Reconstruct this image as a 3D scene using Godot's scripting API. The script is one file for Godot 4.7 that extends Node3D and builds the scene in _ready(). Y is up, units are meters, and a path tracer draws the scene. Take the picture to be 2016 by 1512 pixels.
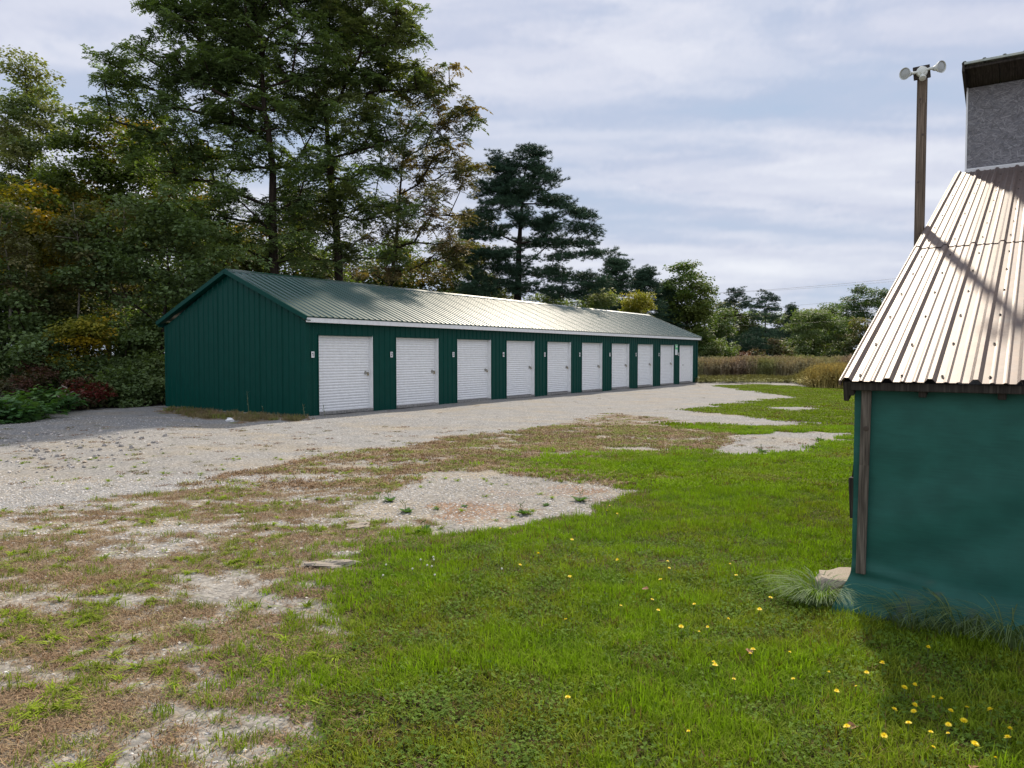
extends Node3D
# Self-storage yard beside a wood: green metal storage row, gravel drive, lawn and a tarp-sided stand.

const F := 1500.0          # focal length in pixels of the 2016 x 1512 photograph
const EYE := 1.6           # metres above the yard
const PITCH := 0.038647    # the camera looks down by 2.2 degrees
const SUN_AZ := 17.5
const SUN_EL := 40.0

var rng := RandomNumberGenerator.new()
var used := {}
var M := {}                # materials
var CL := {}               # leaf cluster meshes
var nz_warp := FastNoiseLite.new()
var nz_patch := FastNoiseLite.new()
var nz_fine := FastNoiseLite.new()
var nz_big := FastNoiseLite.new()
var P := {}                # ground outlines, in metres

# ---------------------------------------------------------------- helpers
class MB:
	var v := PackedVector3Array()
	var n := PackedVector3Array()
	var c := PackedColorArray()
	var col := Color(1, 1, 1)
	var colored := false
	func tri(a: Vector3, b: Vector3, d: Vector3, nr: Vector3) -> void:
		if (b - a).cross(d - a).dot(nr) > 0.0:
			v.append(a); v.append(d); v.append(b)
		else:
			v.append(a); v.append(b); v.append(d)
		n.append(nr); n.append(nr); n.append(nr)
		if colored:
			c.append(col); c.append(col); c.append(col)
	func quad(a: Vector3, b: Vector3, d: Vector3, e: Vector3, out: Vector3) -> void:
		var nr := (d - a).cross(e - b).normalized()
		if nr.dot(out) < 0.0:
			nr = -nr
		tri(a, b, d, nr)
		tri(a, d, e, nr)
	func box(t: Transform3D, s: Vector3, ch := 0.0) -> void:
		var h := s * 0.5
		if ch <= 0.0:
			for i in 3:
				for sg in [-1.0, 1.0]:
					var j := (i + 1) % 3
					var k := (i + 2) % 3
					var q := []
					for w in [[-1, -1], [1, -1], [1, 1], [-1, 1]]:
						var p := Vector3.ZERO
						p[i] = sg * h[i]; p[j] = w[0] * h[j]; p[k] = w[1] * h[k]
						q.append(t * p)
					var o := Vector3.ZERO
					o[i] = sg
					quad(q[0], q[1], q[2], q[3], t.basis * o)
			return
		for i in 3:
			var j := (i + 1) % 3
			var k := (i + 2) % 3
			for sg in [-1.0, 1.0]:
				var q := []
				for w in [[-1, -1], [1, -1], [1, 1], [-1, 1]]:
					var p := Vector3.ZERO
					p[i] = sg * h[i]; p[j] = w[0] * (h[j] - ch); p[k] = w[1] * (h[k] - ch)
					q.append(t * p)
				var o := Vector3.ZERO
				o[i] = sg
				quad(q[0], q[1], q[2], q[3], t.basis * o)
				for sj in [-1.0, 1.0]:
					var a := Vector3.ZERO
					a[i] = sg * h[i]; a[j] = sj * (h[j] - ch); a[k] = h[k] - ch
					var b := Vector3.ZERO
					b[i] = sg * (h[i] - ch); b[j] = sj * h[j]; b[k] = h[k] - ch
					var a2 := a; a2[k] = -a[k]
					var b2 := b; b2[k] = -b[k]
					var oo := Vector3.ZERO
					oo[i] = sg; oo[j] = sj
					quad(t * a, t * b, t * b2, t * a2, t.basis * oo)
		for sx in [-1.0, 1.0]:
			for sy in [-1.0, 1.0]:
				for sz in [-1.0, 1.0]:
					var o := Vector3(sx, sy, sz)
					var p := (t.basis * o).normalized()
					tri(t * (o * Vector3(h.x, h.y - ch, h.z - ch)), t * (o * Vector3(h.x - ch, h.y, h.z - ch)), t * (o * Vector3(h.x - ch, h.y - ch, h.z)), p)
	# a round bar through points, smooth sides, closed ends
	func tube(pts: Array, rad: Array, sides := 8, caps := true) -> void:
		var rings := []
		var ax := []
		var right := Vector3.RIGHT
		for i in pts.size():
			var d: Vector3 = (pts[mini(i + 1, pts.size() - 1)] - pts[maxi(i - 1, 0)]).normalized()
			if i == 0:
				right = d.cross(Vector3(0.31, 0.2, 0.93) if absf(d.y) > 0.7 else Vector3.UP).normalized()
			else:
				right = (right - d * right.dot(d)).normalized()
			var f := d.cross(right)
			var ring := []
			for s in sides:
				var a := TAU * s / sides
				ring.append(right * cos(a) + f * sin(a))
			rings.append(ring)
			ax.append(d)
		for i in pts.size() - 1:
			for s in sides:
				var s2 := (s + 1) % sides
				var a: Vector3 = rings[i][s]
				var b: Vector3 = rings[i][s2]
				var d: Vector3 = rings[i + 1][s2]
				var e: Vector3 = rings[i + 1][s]
				var pa: Vector3 = pts[i] + a * rad[i]
				var pb: Vector3 = pts[i] + b * rad[i]
				var pd: Vector3 = pts[i + 1] + d * rad[i + 1]
				var pe: Vector3 = pts[i + 1] + e * rad[i + 1]
				for q in [[pa, a], [pd, d], [pb, b], [pa, a], [pe, e], [pd, d]]:
					v.append(q[0]); n.append(q[1])
					if colored:
						c.append(col)
		if caps:
			for k in [0, pts.size() - 1]:
				var nr: Vector3 = ax[k] * (-1.0 if k == 0 else 1.0)
				for s in range(1, sides - 1):
					tri(pts[k] + rings[k][0] * rad[k], pts[k] + rings[k][s] * rad[k], pts[k] + rings[k][s + 1] * rad[k], nr)
	# an outline [radius, height] turned round the y axis of t
	func lathe(t: Transform3D, prof: Array, sides := 24) -> void:
		for i in prof.size() - 1:
			var r0: float = prof[i][0]
			var r1: float = prof[i + 1][0]
			var y0: float = prof[i][1]
			var y1: float = prof[i + 1][1]
			var nn := Vector2(y1 - y0, r0 - r1).normalized()
			for s in sides:
				var a0 := TAU * s / sides
				var a1 := TAU * (s + 1) / sides
				var q := []
				for w in [[a0, r0, y0], [a1, r0, y0], [a1, r1, y1], [a0, r1, y1]]:
					q.append([t * Vector3(cos(w[0]) * w[1], w[2], sin(w[0]) * w[1]), (t.basis * Vector3(cos(w[0]) * nn.x, nn.y, sin(w[0]) * nn.x)).normalized()])
				for k in [0, 1, 2, 0, 2, 3]:
					v.append(q[k][0]); n.append(q[k][1])
					if colored:
						c.append(col)
	func done() -> ArrayMesh:
		var a := []
		a.resize(Mesh.ARRAY_MAX)
		a[Mesh.ARRAY_VERTEX] = v
		a[Mesh.ARRAY_NORMAL] = n
		if colored:
			a[Mesh.ARRAY_COLOR] = c
		var m := ArrayMesh.new()
		m.add_surface_from_arrays(Mesh.PRIMITIVE_TRIANGLES, a)
		return m

# many copies of one mesh, each with its own place and colour
class Copies:
	var b := PackedFloat32Array()
	var count := 0
	func add(t: Transform3D, col: Color) -> void:
		var x := t.basis.x
		var y := t.basis.y
		var z := t.basis.z
		var o := t.origin
		b.append_array(PackedFloat32Array([x.x, y.x, z.x, o.x, x.y, y.y, z.y, o.y, x.z, y.z, z.z, o.z, col.r, col.g, col.b, 1.0]))
		count += 1
	func node(mesh: Mesh, mat: Material) -> MultiMeshInstance3D:
		#print(count)
		var mm := MultiMesh.new()
		mm.transform_format = MultiMesh.TRANSFORM_3D
		mm.use_colors = true
		mm.mesh = mesh
		mm.instance_count = count
		mm.buffer = b
		var o := MultiMeshInstance3D.new()
		o.multimesh = mm
		o.material_override = mat
		return o

func numbered(called: String) -> String:
	if not used.has(called):
		used[called] = 0
		return called
	used[called] += 1
	return "%s_%03d" % [called, used[called]]

func tag(o: Node, label: String, category: String, group := "", kind := "") -> void:
	if label: o.set_meta("label", label)
	if category: o.set_meta("category", category)
	if group: o.set_meta("group", group)
	if kind: o.set_meta("kind", kind)

func thing(called: String, label: String, category: String, at := Vector3.ZERO, turn := 0.0, group := "") -> Node3D:
	var o := Node3D.new()
	o.name = numbered(called)
	add_child(o)
	o.position = at
	o.rotation.y = turn
	tag(o, label, category, group)
	return o

func part(called: String, mesh: Mesh, mat: Material, parent: Node, at := Vector3.ZERO) -> MeshInstance3D:
	var o := MeshInstance3D.new()
	o.mesh = mesh
	o.material_override = mat
	o.name = called if parent != self else numbered(called)
	parent.add_child(o, true)
	o.position = at
	return o

func boxed(size: Vector3, ch := 0.0, t := Transform3D.IDENTITY) -> ArrayMesh:
	var b := MB.new()
	b.box(t, size, ch)
	return b.done()

func at(x: float, y: float, z: float) -> Transform3D:
	return Transform3D(Basis(), Vector3(x, y, z))

# a pixel of the photograph as a direction (x right, y up, z towards the viewer)
func ray(px: float, py: float) -> Vector3:
	var u := (px - 1008.0) / F
	var w := (756.0 - py) / F
	return Vector3(u, w * cos(PITCH) - sin(PITCH), -(cos(PITCH) + w * sin(PITCH)))
# where that direction meets the ground (or a level h above it)
func on_ground(px: float, py: float, h := 0.0) -> Vector3:
	var r := ray(px, py)
	return Vector3(0, EYE, 0) + r * ((h - EYE) / r.y)
# the point in that direction at a known distance in front of the camera
func at_depth(px: float, py: float, depth: float) -> Vector3:
	var r := ray(px, py)
	return Vector3(0, EYE, 0) + r * (depth / -r.z)

func lin(r: float, g: float, b: float) -> Color:
	return Color(r, g, b).linear_to_srgb()

func mat(c: Color, rough := 0.8, metal := 0.0, spec := 0.5) -> StandardMaterial3D:
	var m := StandardMaterial3D.new()
	m.albedo_color = c
	m.roughness = rough
	m.metallic = metal
	m.metallic_specular = spec
	m.cull_mode = BaseMaterial3D.CULL_DISABLED
	return m

func tri_tex(m: StandardMaterial3D, tex: Texture2D, scale: Vector3, world := false) -> StandardMaterial3D:
	m.albedo_texture = tex
	m.uv1_triplanar = true
	m.uv1_world_triplanar = world
	m.uv1_scale = scale
	return m

func noise(n: FastNoiseLite, sd: int, freq: float, oct := 3) -> FastNoiseLite:
	n.seed = sd
	n.noise_type = FastNoiseLite.TYPE_SIMPLEX_SMOOTH
	n.frequency = freq
	n.fractal_type = FastNoiseLite.FRACTAL_FBM
	n.fractal_octaves = oct
	return n

func rnd(a: float, b: float) -> float:
	return rng.randf_range(a, b)

func poly(px: Array) -> PackedVector2Array:
	var o := PackedVector2Array()
	for p in px:
		var g := on_ground(p[0], p[1])
		o.append(Vector2(g.x, g.z))
	return o

func rgb_image(w: int, h: int, f: Callable) -> ImageTexture:
	var d := PackedByteArray()
	d.resize(w * h * 3)
	var k := 0
	for y in h:
		for x in w:
			var c: Color = f.call(x, y)
			d[k] = clampi(int(c.r * 255.0), 0, 255); d[k + 1] = clampi(int(c.g * 255.0), 0, 255); d[k + 2] = clampi(int(c.b * 255.0), 0, 255)
			k += 3
	return ImageTexture.create_from_image(Image.create_from_data(w, h, false, Image.FORMAT_RGB8, d))

# ---------------------------------------------------------------- start
func _ready() -> void:
	rng.seed = 4711
	camera_and_light()
	noise(nz_warp, 3, 0.9, 3)
	noise(nz_patch, 11, 0.55, 4)
	noise(nz_fine, 5, 2.4, 3)
	noise(nz_big, 21, 0.18, 3)
	outlines()
	materials()
	build_ground()
	build_storage()
	build_stand()
	build_floodlight_pole()
	build_house()
	build_wires()
	build_clusters()
	build_forest()
	build_undergrowth()
	build_lawn()
	build_stones()
	build_weeds_and_flowers()

func camera_and_light() -> void:
	var cam := Camera3D.new()
	cam.name = "camera"
	cam.fov = rad_to_deg(2.0 * atan(756.0 / F))
	cam.near = 0.05
	cam.far = 2500.0
	cam.position = Vector3(0, EYE, 0)
	cam.rotation.x = -PITCH
	add_child(cam)
	cam.current = true
	var sun := DirectionalLight3D.new()
	sun.name = "sun"
	sun.light_color = Color(1.0, 0.95, 0.87)
	sun.light_energy = 1.4
	sun.light_angular_distance = 1.8
	sun.shadow_enabled = true
	add_child(sun)
	var to_sun := Vector3(sin(deg_to_rad(SUN_AZ)) * cos(deg_to_rad(SUN_EL)), sin(deg_to_rad(SUN_EL)), -cos(deg_to_rad(SUN_AZ)) * cos(deg_to_rad(SUN_EL)))
	sun.look_at_from_position(to_sun * 50.0, Vector3.ZERO)
	var e := Environment.new()
	e.background_mode = Environment.BG_SKY
	var s := Sky.new()
	var pm := PanoramaSkyMaterial.new()
	pm.panorama = sky_picture(2048, to_sun)
	s.sky_material = pm
	e.sky = s
	e.tonemap_mode = Environment.TONE_MAPPER_LINEAR
	e.tonemap_exposure = 1.5
	e.sdfgi_enabled = true
	e.ssao_enabled = true
	e.ssil_enabled = true
	var we := WorldEnvironment.new()
	we.name = "world"
	we.environment = e
	add_child(we)

# high thin overcast with brighter wisps and a few blue openings, the same all round
func sky_picture(w: int, to_sun: Vector3) -> ImageTexture:
	var h := w / 2
	var d := PackedFloat32Array()
	d.resize(w * h * 3)
	var a := noise(FastNoiseLite.new(), 8, 0.55, 5)
	a.domain_warp_enabled = true
	a.domain_warp_amplitude = 0.9
	a.domain_warp_frequency = 0.35
	var b := noise(FastNoiseLite.new(), 15, 1.9, 6)
	b.domain_warp_enabled = true
	b.domain_warp_amplitude = 0.5
	b.domain_warp_frequency = 0.9
	var k := 0
	for y in h / 2:
		var el := PI * (0.5 - (y + 0.5) / h)
		var se := sin(el)
		var ce := cos(el)
		var far := 1.0 / (se + 0.10)
		for x in w:
			var az := TAU * ((x + 0.5) / w - 0.5)
			var sx := sin(az) * ce
			var sz := -cos(az) * ce
			# clouds lie in a flat layer, drawn out from west to east
			var px := sx * far * 0.55
			var pz := sz * far * 0.85
			var n1 := a.get_noise_2d(px, pz)
			var n2 := b.get_noise_2d(px * 0.8, pz * 1.5)
			# two features that the photograph shows: a lit bank of wisps and a blue slit under it
			var da := rad_to_deg(az) - 13.0
			var de := rad_to_deg(el)
			var wisp := exp(-(da * da) / 190.0 - pow(de - 14.3 - 0.02 * da, 2.0) / 9.0)
			var slit := exp(-pow(da - 5.0, 2.0) / 210.0 - pow(de - 9.6 + 0.03 * da, 2.0) / 3.4)
			var slit2 := exp(-pow(da + 11.0, 2.0) / 40.0 - pow(de - 20.0, 2.0) / 8.0)
			var cover := clampf(0.97 + n1 * 0.85 + n2 * 0.25 - slit * 1.5 - slit2 * 0.8 + wisp * 0.5, 0.0, 1.0)
			var lit := clampf(0.24 + n2 * 0.42 + n1 * 0.6 + wisp * (0.6 + n2 * 2.2), 0.0, 1.0)
			var ang := acos(clampf(sx * to_sun.x + se * to_sun.y + sz * to_sun.z, -1.0, 1.0))
			var glow := exp(-ang / 0.20) * 1.2 + exp(-ang / 0.6) * 0.16
			var low := pow(1.0 - se, 5.0)
			var br := lerpf(0.30, 0.44, low)
			var bg := lerpf(0.44, 0.55, low)
			var bb := lerpf(0.60, 0.64, low)
			var cr := lerpf(0.50, 0.90, lit)
			var cg := lerpf(0.525, 0.89, lit)
			var cb := lerpf(0.635, 0.88, lit)
			# near the horizon the layer turns to grey haze
			cr = lerpf(cr, 0.56, low * 0.55); cg = lerpf(cg, 0.60, low * 0.55); cb = lerpf(cb, 0.66, low * 0.55)
			d[k] = lerpf(br, cr, cover) * 0.76 + glow * 1.0
			d[k + 1] = lerpf(bg, cg, cover) * 0.775 + glow * 0.97
			d[k + 2] = lerpf(bb, cb, cover) * 0.81 + glow * 0.92
			k += 3
	while k < d.size():
		d[k] = 0.25; d[k + 1] = 0.25; d[k + 2] = 0.22
		k += 3
	return ImageTexture.create_from_image(Image.create_from_data(w, h, false, Image.FORMAT_RGBF, d.to_byte_array()))

# ---------------------------------------------------------------- ground
enum {GRAVEL, DRY, LAWN, WOODS, WEEDS, ROAD}

func outlines() -> void:
	P.dry = poly([[-900, 1060], [0, 1008], [180, 985], [330, 965], [430, 938], [560, 912], [640, 890], [760, 882], [900, 858], [1010, 852], [1120, 832], [1200, 812], [1260, 818], [1330, 826], [1410, 838], [1480, 850], [1440, 868], [1400, 890], [1400, 1000], [1000, 1512], [900, 1900], [-2500, 1900]])
	P.lawn = poly([[420, 1900], [590, 1512], [660, 1380], [690, 1260], [640, 1185], [700, 1130], [730, 1065], [860, 1055], [1100, 1020], [1180, 995], [1262, 966], [1180, 935], [1060, 915], [1120, 900], [1280, 892], [1400, 895], [1500, 895], [1600, 885], [1650, 868], [1670, 845], [1690, 832], [2600, 832], [4500, 1100], [4500, 1900]])
	P.field = poly([[1335, 806], [1420, 798], [1500, 790], [1570, 782], [1480, 768], [1400, 757], [1500, 757], [1660, 762], [2600, 772], [2600, 840], [1690, 835], [1590, 831], [1500, 825], [1420, 814]])
	P.strip = poly([[1290, 832], [1390, 836], [1480, 841], [1560, 838], [1600, 832], [1700, 834], [1690, 850], [1640, 848], [1540, 850], [1480, 858], [1400, 850]])
	P.gable_weeds = poly([[325, 802], [604, 822], [590, 829], [480, 832], [400, 826], [320, 810]])
	P.woods = poly([[-3000, 860], [-400, 850], [0, 832], [60, 820], [120, 810], [190, 806], [325, 799], [330, 770], [560, 715], [900, 705], [1372, 745], [1372, 710], [-3000, 705]])
	P.bare = [
		poly([[690, 1010], [760, 965], [860, 942], [905, 926], [975, 930], [1060, 946], [1160, 956], [1245, 968], [1170, 1000], [1100, 1020], [1000, 1040], [880, 1056], [850, 1042], [905, 1028], [780, 1022]]),
		poly([[1410, 880], [1500, 864], [1540, 852], [1640, 850], [1662, 862], [1600, 880], [1520, 893], [1440, 886]]),
		poly([[1255, 812], [1380, 810], [1480, 821], [1585, 831], [1560, 836], [1480, 840], [1400, 834], [1310, 824]]),
		poly([[1185, 879], [1312, 881], [1300, 890], [1230, 889]]),
		poly([[1495, 802], [1620, 800], [1600, 810], [1530, 808]]),
	]
	P.red = poly([[830, 990], [1000, 955], [1200, 965], [1180, 985], [1060, 1000], [1000, 1030], [900, 1030]])
	P.tan = poly([[-300, 880], [200, 850], [520, 845], [620, 870], [400, 930], [0, 990], [-400, 1000]])
	P.stones = poly([[-60, 862], [120, 845], [330, 852], [320, 890], [180, 920], [-60, 945]])
	P.road = PackedVector2Array()

func inside(p: Vector2, name: String) -> bool:
	return Geometry2D.is_point_in_polygon(p, P[name])

func cover(x: float, z: float, loose := 0.0) -> int:
	var far := clampf(-z / 14.0, 0.4, 1.6)
	var q := Vector2(x + (nz_warp.get_noise_2d(x, z) * 0.42 + nz_fine.get_noise_2d(x, z) * 0.10) * far, z + (nz_warp.get_noise_2d(x + 40.0, z) * 0.42 + nz_fine.get_noise_2d(x, z + 70.0) * 0.10) * far)
	if loose > 0.0:
		var sp := Vector2(rng.randfn(), rng.randfn()) * loose
		if inside(q + sp, "lawn") and not Geometry2D.is_point_in_polygon(q, P.bare[0]) and not Geometry2D.is_point_in_polygon(q, P.bare[1]):
			return LAWN if cover(x, z) != GRAVEL or rng.randf() < 0.15 else GRAVEL
	for b in P.bare:
		if Geometry2D.is_point_in_polygon(q, b):
			return GRAVEL
	if (loose == 0.0 and inside(q, "lawn")) or inside(q, "field") or inside(q, "strip"):
		return LAWN
	if inside(q, "gable_weeds"):
		return DRY
	if inside(q, "dry"):
		# worn through to the sand in places
		var bare := nz_patch.get_noise_2d(x * 0.8, z * 1.9) + nz_fine.get_noise_2d(x * 1.3, z * 1.9) * 0.8
		var wear := 0.13 + 0.16 * smoothstep(0.2, 3.0, x + 1.4)
		if loose > 0.0: bare += rng.randfn() * 0.09
		return GRAVEL if bare > wear else DRY
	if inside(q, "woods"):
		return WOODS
	if z < -46.0:
		return WEEDS
	return GRAVEL

func height(x: float, z: float) -> float:
	return nz_patch.get_noise_2d(x * 0.5, z * 0.5) * 0.035 + nz_big.get_noise_2d(x, z) * 0.03 - 0.03 * smoothstep(-24.0, -40.0, z)

func materials() -> void:
	# crushed stone: cells of slightly different greys
	var cell := FastNoiseLite.new()
	cell.noise_type = FastNoiseLite.TYPE_CELLULAR
	cell.cellular_return_type = FastNoiseLite.RETURN_CELL_VALUE
	cell.frequency = 0.055
	cell.seed = 2
	var cells := cell.get_seamless_image(768, 768, false, false, 0.1, true)
	var edge: FastNoiseLite = cell.duplicate()
	edge.cellular_return_type = FastNoiseLite.RETURN_DISTANCE
	var edges := edge.get_seamless_image(768, 768, true, false, 0.1, true)
	var gr := noise(FastNoiseLite.new(), 31, 0.02, 5).get_seamless_image(768, 768)
	var cb := cells.get_data()
	var eb := edges.get_data()
	var gb := gr.get_data()
	var f := func(x, y):
		var i: int = y * 768 + x
		var t := 0.62 + 0.30 * (cb[i] / 255.0) + 0.22 * (gb[i] / 255.0 - 0.5)
		var wm := (cb[(i * 7) % cb.size()] / 255.0 - 0.5) * 0.05
		return Color(t + wm, t, t - wm)
	var stone_tex := rgb_image(768, 768, f)
	var hb := PackedByteArray()
	hb.resize(768 * 768)
	for i in hb.size():
		hb[i] = clampi(int(eb[i] * 0.7 + gb[i] * 0.3), 0, 255)
	var nim := Image.create_from_data(768, 768, false, Image.FORMAT_L8, hb)
	nim.convert(Image.FORMAT_RGBA8)
	nim.bump_map_to_normal_map(6.0)
	var g := mat(Color(1, 1, 1), 0.95, 0.0, 0.2)
	g.vertex_color_use_as_albedo = true
	tri_tex(g, stone_tex, Vector3.ONE * 0.9, true)
	g.normal_enabled = true
	g.normal_texture = ImageTexture.create_from_image(nim)
	g.normal_scale = 1.0
	M.ground = g
	M.stone_tex = stone_tex

	# weathered board: grain drawn out along y
	var gn := noise(FastNoiseLite.new(), 61, 0.05, 4)
	var gn2 := noise(FastNoiseLite.new(), 62, 0.25, 3)
	M.wood_tex = rgb_image(256, 256, func(x, y):
		var wv := gn.get_noise_2d(x * 1.6, y * 0.12) * 0.32 + gn2.get_noise_2d(x * 2.0, y * 0.06) * 0.26
		var t := clampf(0.74 + wv, 0.25, 1.0)
		return Color(t, t * 0.985, t * 0.965))
	# sheet metal: faint blotches and runs
	var sn := noise(FastNoiseLite.new(), 71, 0.03, 5)
	var sn2 := noise(FastNoiseLite.new(), 72, 0.16, 3)
	M.metal_tex = rgb_image(384, 384, func(x, y):
		var t := 0.955 + sn.get_noise_2d(x, y * 0.5) * 0.05 + sn2.get_noise_2d(x, y) * 0.02
		return Color(t, t, t))
	# galvanised spangle
	var sp := FastNoiseLite.new()
	sp.noise_type = FastNoiseLite.TYPE_CELLULAR
	sp.cellular_return_type = FastNoiseLite.RETURN_CELL_VALUE
	sp.frequency = 0.09
	M.zinc_tex = rgb_image(512, 512, func(x, y):
		var t := 0.86 + sp.get_noise_2d(x, y) * 0.06 + sn.get_noise_2d(x * 0.8, y * 0.5) * 0.08
		var w := sn.get_noise_2d(x * 0.7 + 300.0, y * 0.5) * 0.05
		return Color(t + w, t, t - w))
	# pressed strand board: overlapping flakes
	var im := Image.create(640, 640, false, Image.FORMAT_RGB8)
	im.fill(Color(0.55, 0.55, 0.56))
	for i in 5200:
		var t := rnd(0.47, 0.71)
		var c := Color(t * 1.0, t * 0.99, t * 0.985)
		var x0 := rnd(0, 640)
		var y0 := rnd(0, 640)
		var an := rnd(-0.9, 0.9) + (PI / 2 if rng.randf() < 0.25 else 0.0)
		var ln := rnd(12, 46)
		var wd := rnd(2.0, 6.5)
		for s in int(ln):
			for q in int(wd):
				var xx := int(x0 + cos(an) * s - sin(an) * q)
				var yy := int(y0 + sin(an) * s + cos(an) * q)
				im.set_pixel(posmod(xx, 640), posmod(yy, 640), c)
	M.osb_tex = ImageTexture.create_from_image(im)
	# woven tarpaulin: fine threads and dulled patches
	M.tarp_tex = rgb_image(384, 384, func(x, y):
		var t := 0.88 + sn.get_noise_2d(x * 0.35, y * 0.5) * 0.10 + (0.035 if (x / 2 + y / 2) % 2 == 0 else -0.02) + sn2.get_noise_2d(x * 0.08, y * 1.6) * 0.05
		return Color(t, t, t))

	M.green = tri_tex(mat(lin(0.002, 0.054, 0.042), 0.40, 0.0, 0.22), M.metal_tex, Vector3.ONE * 0.35)
	M.green_roof = M.green.duplicate()   # the same paint on walls, trim and roof; the roof sheets keep more gloss
	M.green_roof.roughness = 0.3
	M.green_roof.metallic_specular = 0.5
	M.green_roof.clearcoat_enabled = true
	M.green_roof.clearcoat = 1.0
	M.green_roof.clearcoat_roughness = 0.26
	M.green_trim = M.green
	M.ridge = M.green_roof
	M.white = tri_tex(mat(lin(0.86, 0.87, 0.88), 0.5), M.metal_tex, Vector3.ONE * 0.5)
	M.door = tri_tex(mat(lin(0.90, 0.91, 0.92), 0.45), M.metal_tex, Vector3(0.7, 0.9, 0.7))
	M.black = mat(lin(0.015, 0.015, 0.016), 0.5)
	M.steel = mat(lin(0.30, 0.29, 0.26), 0.45, 0.7)
	M.brass = mat(lin(0.30, 0.22, 0.09), 0.4, 0.8)
	M.concrete = tri_tex(mat(lin(0.42, 0.41, 0.39), 0.9), M.stone_tex, Vector3.ONE * 0.6)
	M.zinc = tri_tex(mat(lin(0.165, 0.118, 0.10), 0.55, 0.3, 0.5), M.zinc_tex, Vector3.ONE * 0.8)
	M.zinc_old = tri_tex(mat(lin(0.42, 0.46, 0.40), 0.5, 0.1), M.zinc_tex, Vector3.ONE * 0.8)
	M.wood_grey = tri_tex(mat(lin(0.20, 0.175, 0.15), 0.9, 0.0, 0.25), M.wood_tex, Vector3(2.2, 1.1, 2.2))
	M.wood_dark = tri_tex(mat(lin(0.085, 0.075, 0.068), 0.9, 0.0, 0.25), M.wood_tex, Vector3(2.2, 1.1, 2.2))
	M.wood_post = tri_tex(mat(lin(0.27, 0.215, 0.17), 0.9, 0.0, 0.25), M.wood_tex, Vector3(2.5, 0.7, 2.5))
	M.osb = tri_tex(mat(lin(0.62, 0.62, 0.66), 0.9, 0.0, 0.2), M.osb_tex, Vector3.ONE * 0.58)
	var tarp := tri_tex(mat(Color(1, 1, 1), 0.62, 0.0, 0.35), M.tarp_tex, Vector3.ONE * 0.9)
	tarp.vertex_color_use_as_albedo = true
	M.tarp = tarp
	M.stone = tri_tex(mat(lin(0.50, 0.44, 0.37), 0.95, 0.0, 0.2), M.stone_tex, Vector3.ONE * 1.3)
	M.asphalt = tri_tex(mat(lin(0.30, 0.29, 0.28), 0.9), M.stone_tex, Vector3.ONE * 0.5, true)
	M.lamp_shell = mat(lin(0.62, 0.64, 0.60), 0.45)
	M.lamp_glass = mat(lin(0.36, 0.38, 0.37), 0.15, 0.0, 0.6)
	M.bark = tri_tex(mat(lin(0.065, 0.052, 0.042), 0.95, 0.0, 0.2), M.wood_tex, Vector3(1.2, 0.5, 1.2), true)
	M.bark_pine = tri_tex(mat(lin(0.05, 0.042, 0.038), 0.95, 0.0, 0.2), M.wood_tex, Vector3(1.2, 0.5, 1.2), true)
	M.bark_birch = tri_tex(mat(lin(0.42, 0.39, 0.35), 0.8, 0.0, 0.2), M.wood_tex, Vector3(0.6, 2.5, 0.6), true)
	var leaf := mat(Color(1, 1, 1), 0.55, 0.0, 0.35)
	leaf.vertex_color_use_as_albedo = true
	leaf.backlight_enabled = true
	leaf.backlight = Color(0.85, 0.88, 0.45)
	M.leaf = leaf
	var needle := mat(Color(1, 1, 1), 0.6, 0.0, 0.3)
	needle.vertex_color_use_as_albedo = true
	needle.backlight_enabled = true
	needle.backlight = Color(0.25, 0.3, 0.15)
	M.needle = needle
	var blade := mat(Color(1, 1, 1), 0.7, 0.0, 0.15)
	blade.vertex_color_use_as_albedo = true
	blade.backlight_enabled = true
	blade.backlight = Color(0.75, 0.85, 0.25)
	M.blade = blade
	var straw := mat(Color(1, 1, 1), 0.8, 0.0, 0.2)
	straw.vertex_color_use_as_albedo = true
	straw.backlight_enabled = true
	straw.backlight = Color(0.5, 0.45, 0.3)
	M.straw = straw
	var peb := mat(Color(1, 1, 1), 0.9, 0.0, 0.2)
	peb.vertex_color_use_as_albedo = true
	M.pebble = peb

func lines(near: float, step: float, grow: float, last: float) -> PackedFloat32Array:
	var o := PackedFloat32Array()
	var p := near
	while p < last:
		o.append(p)
		p += maxf(step, (p - near) * grow)
	o.append(last)
	return o

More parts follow.
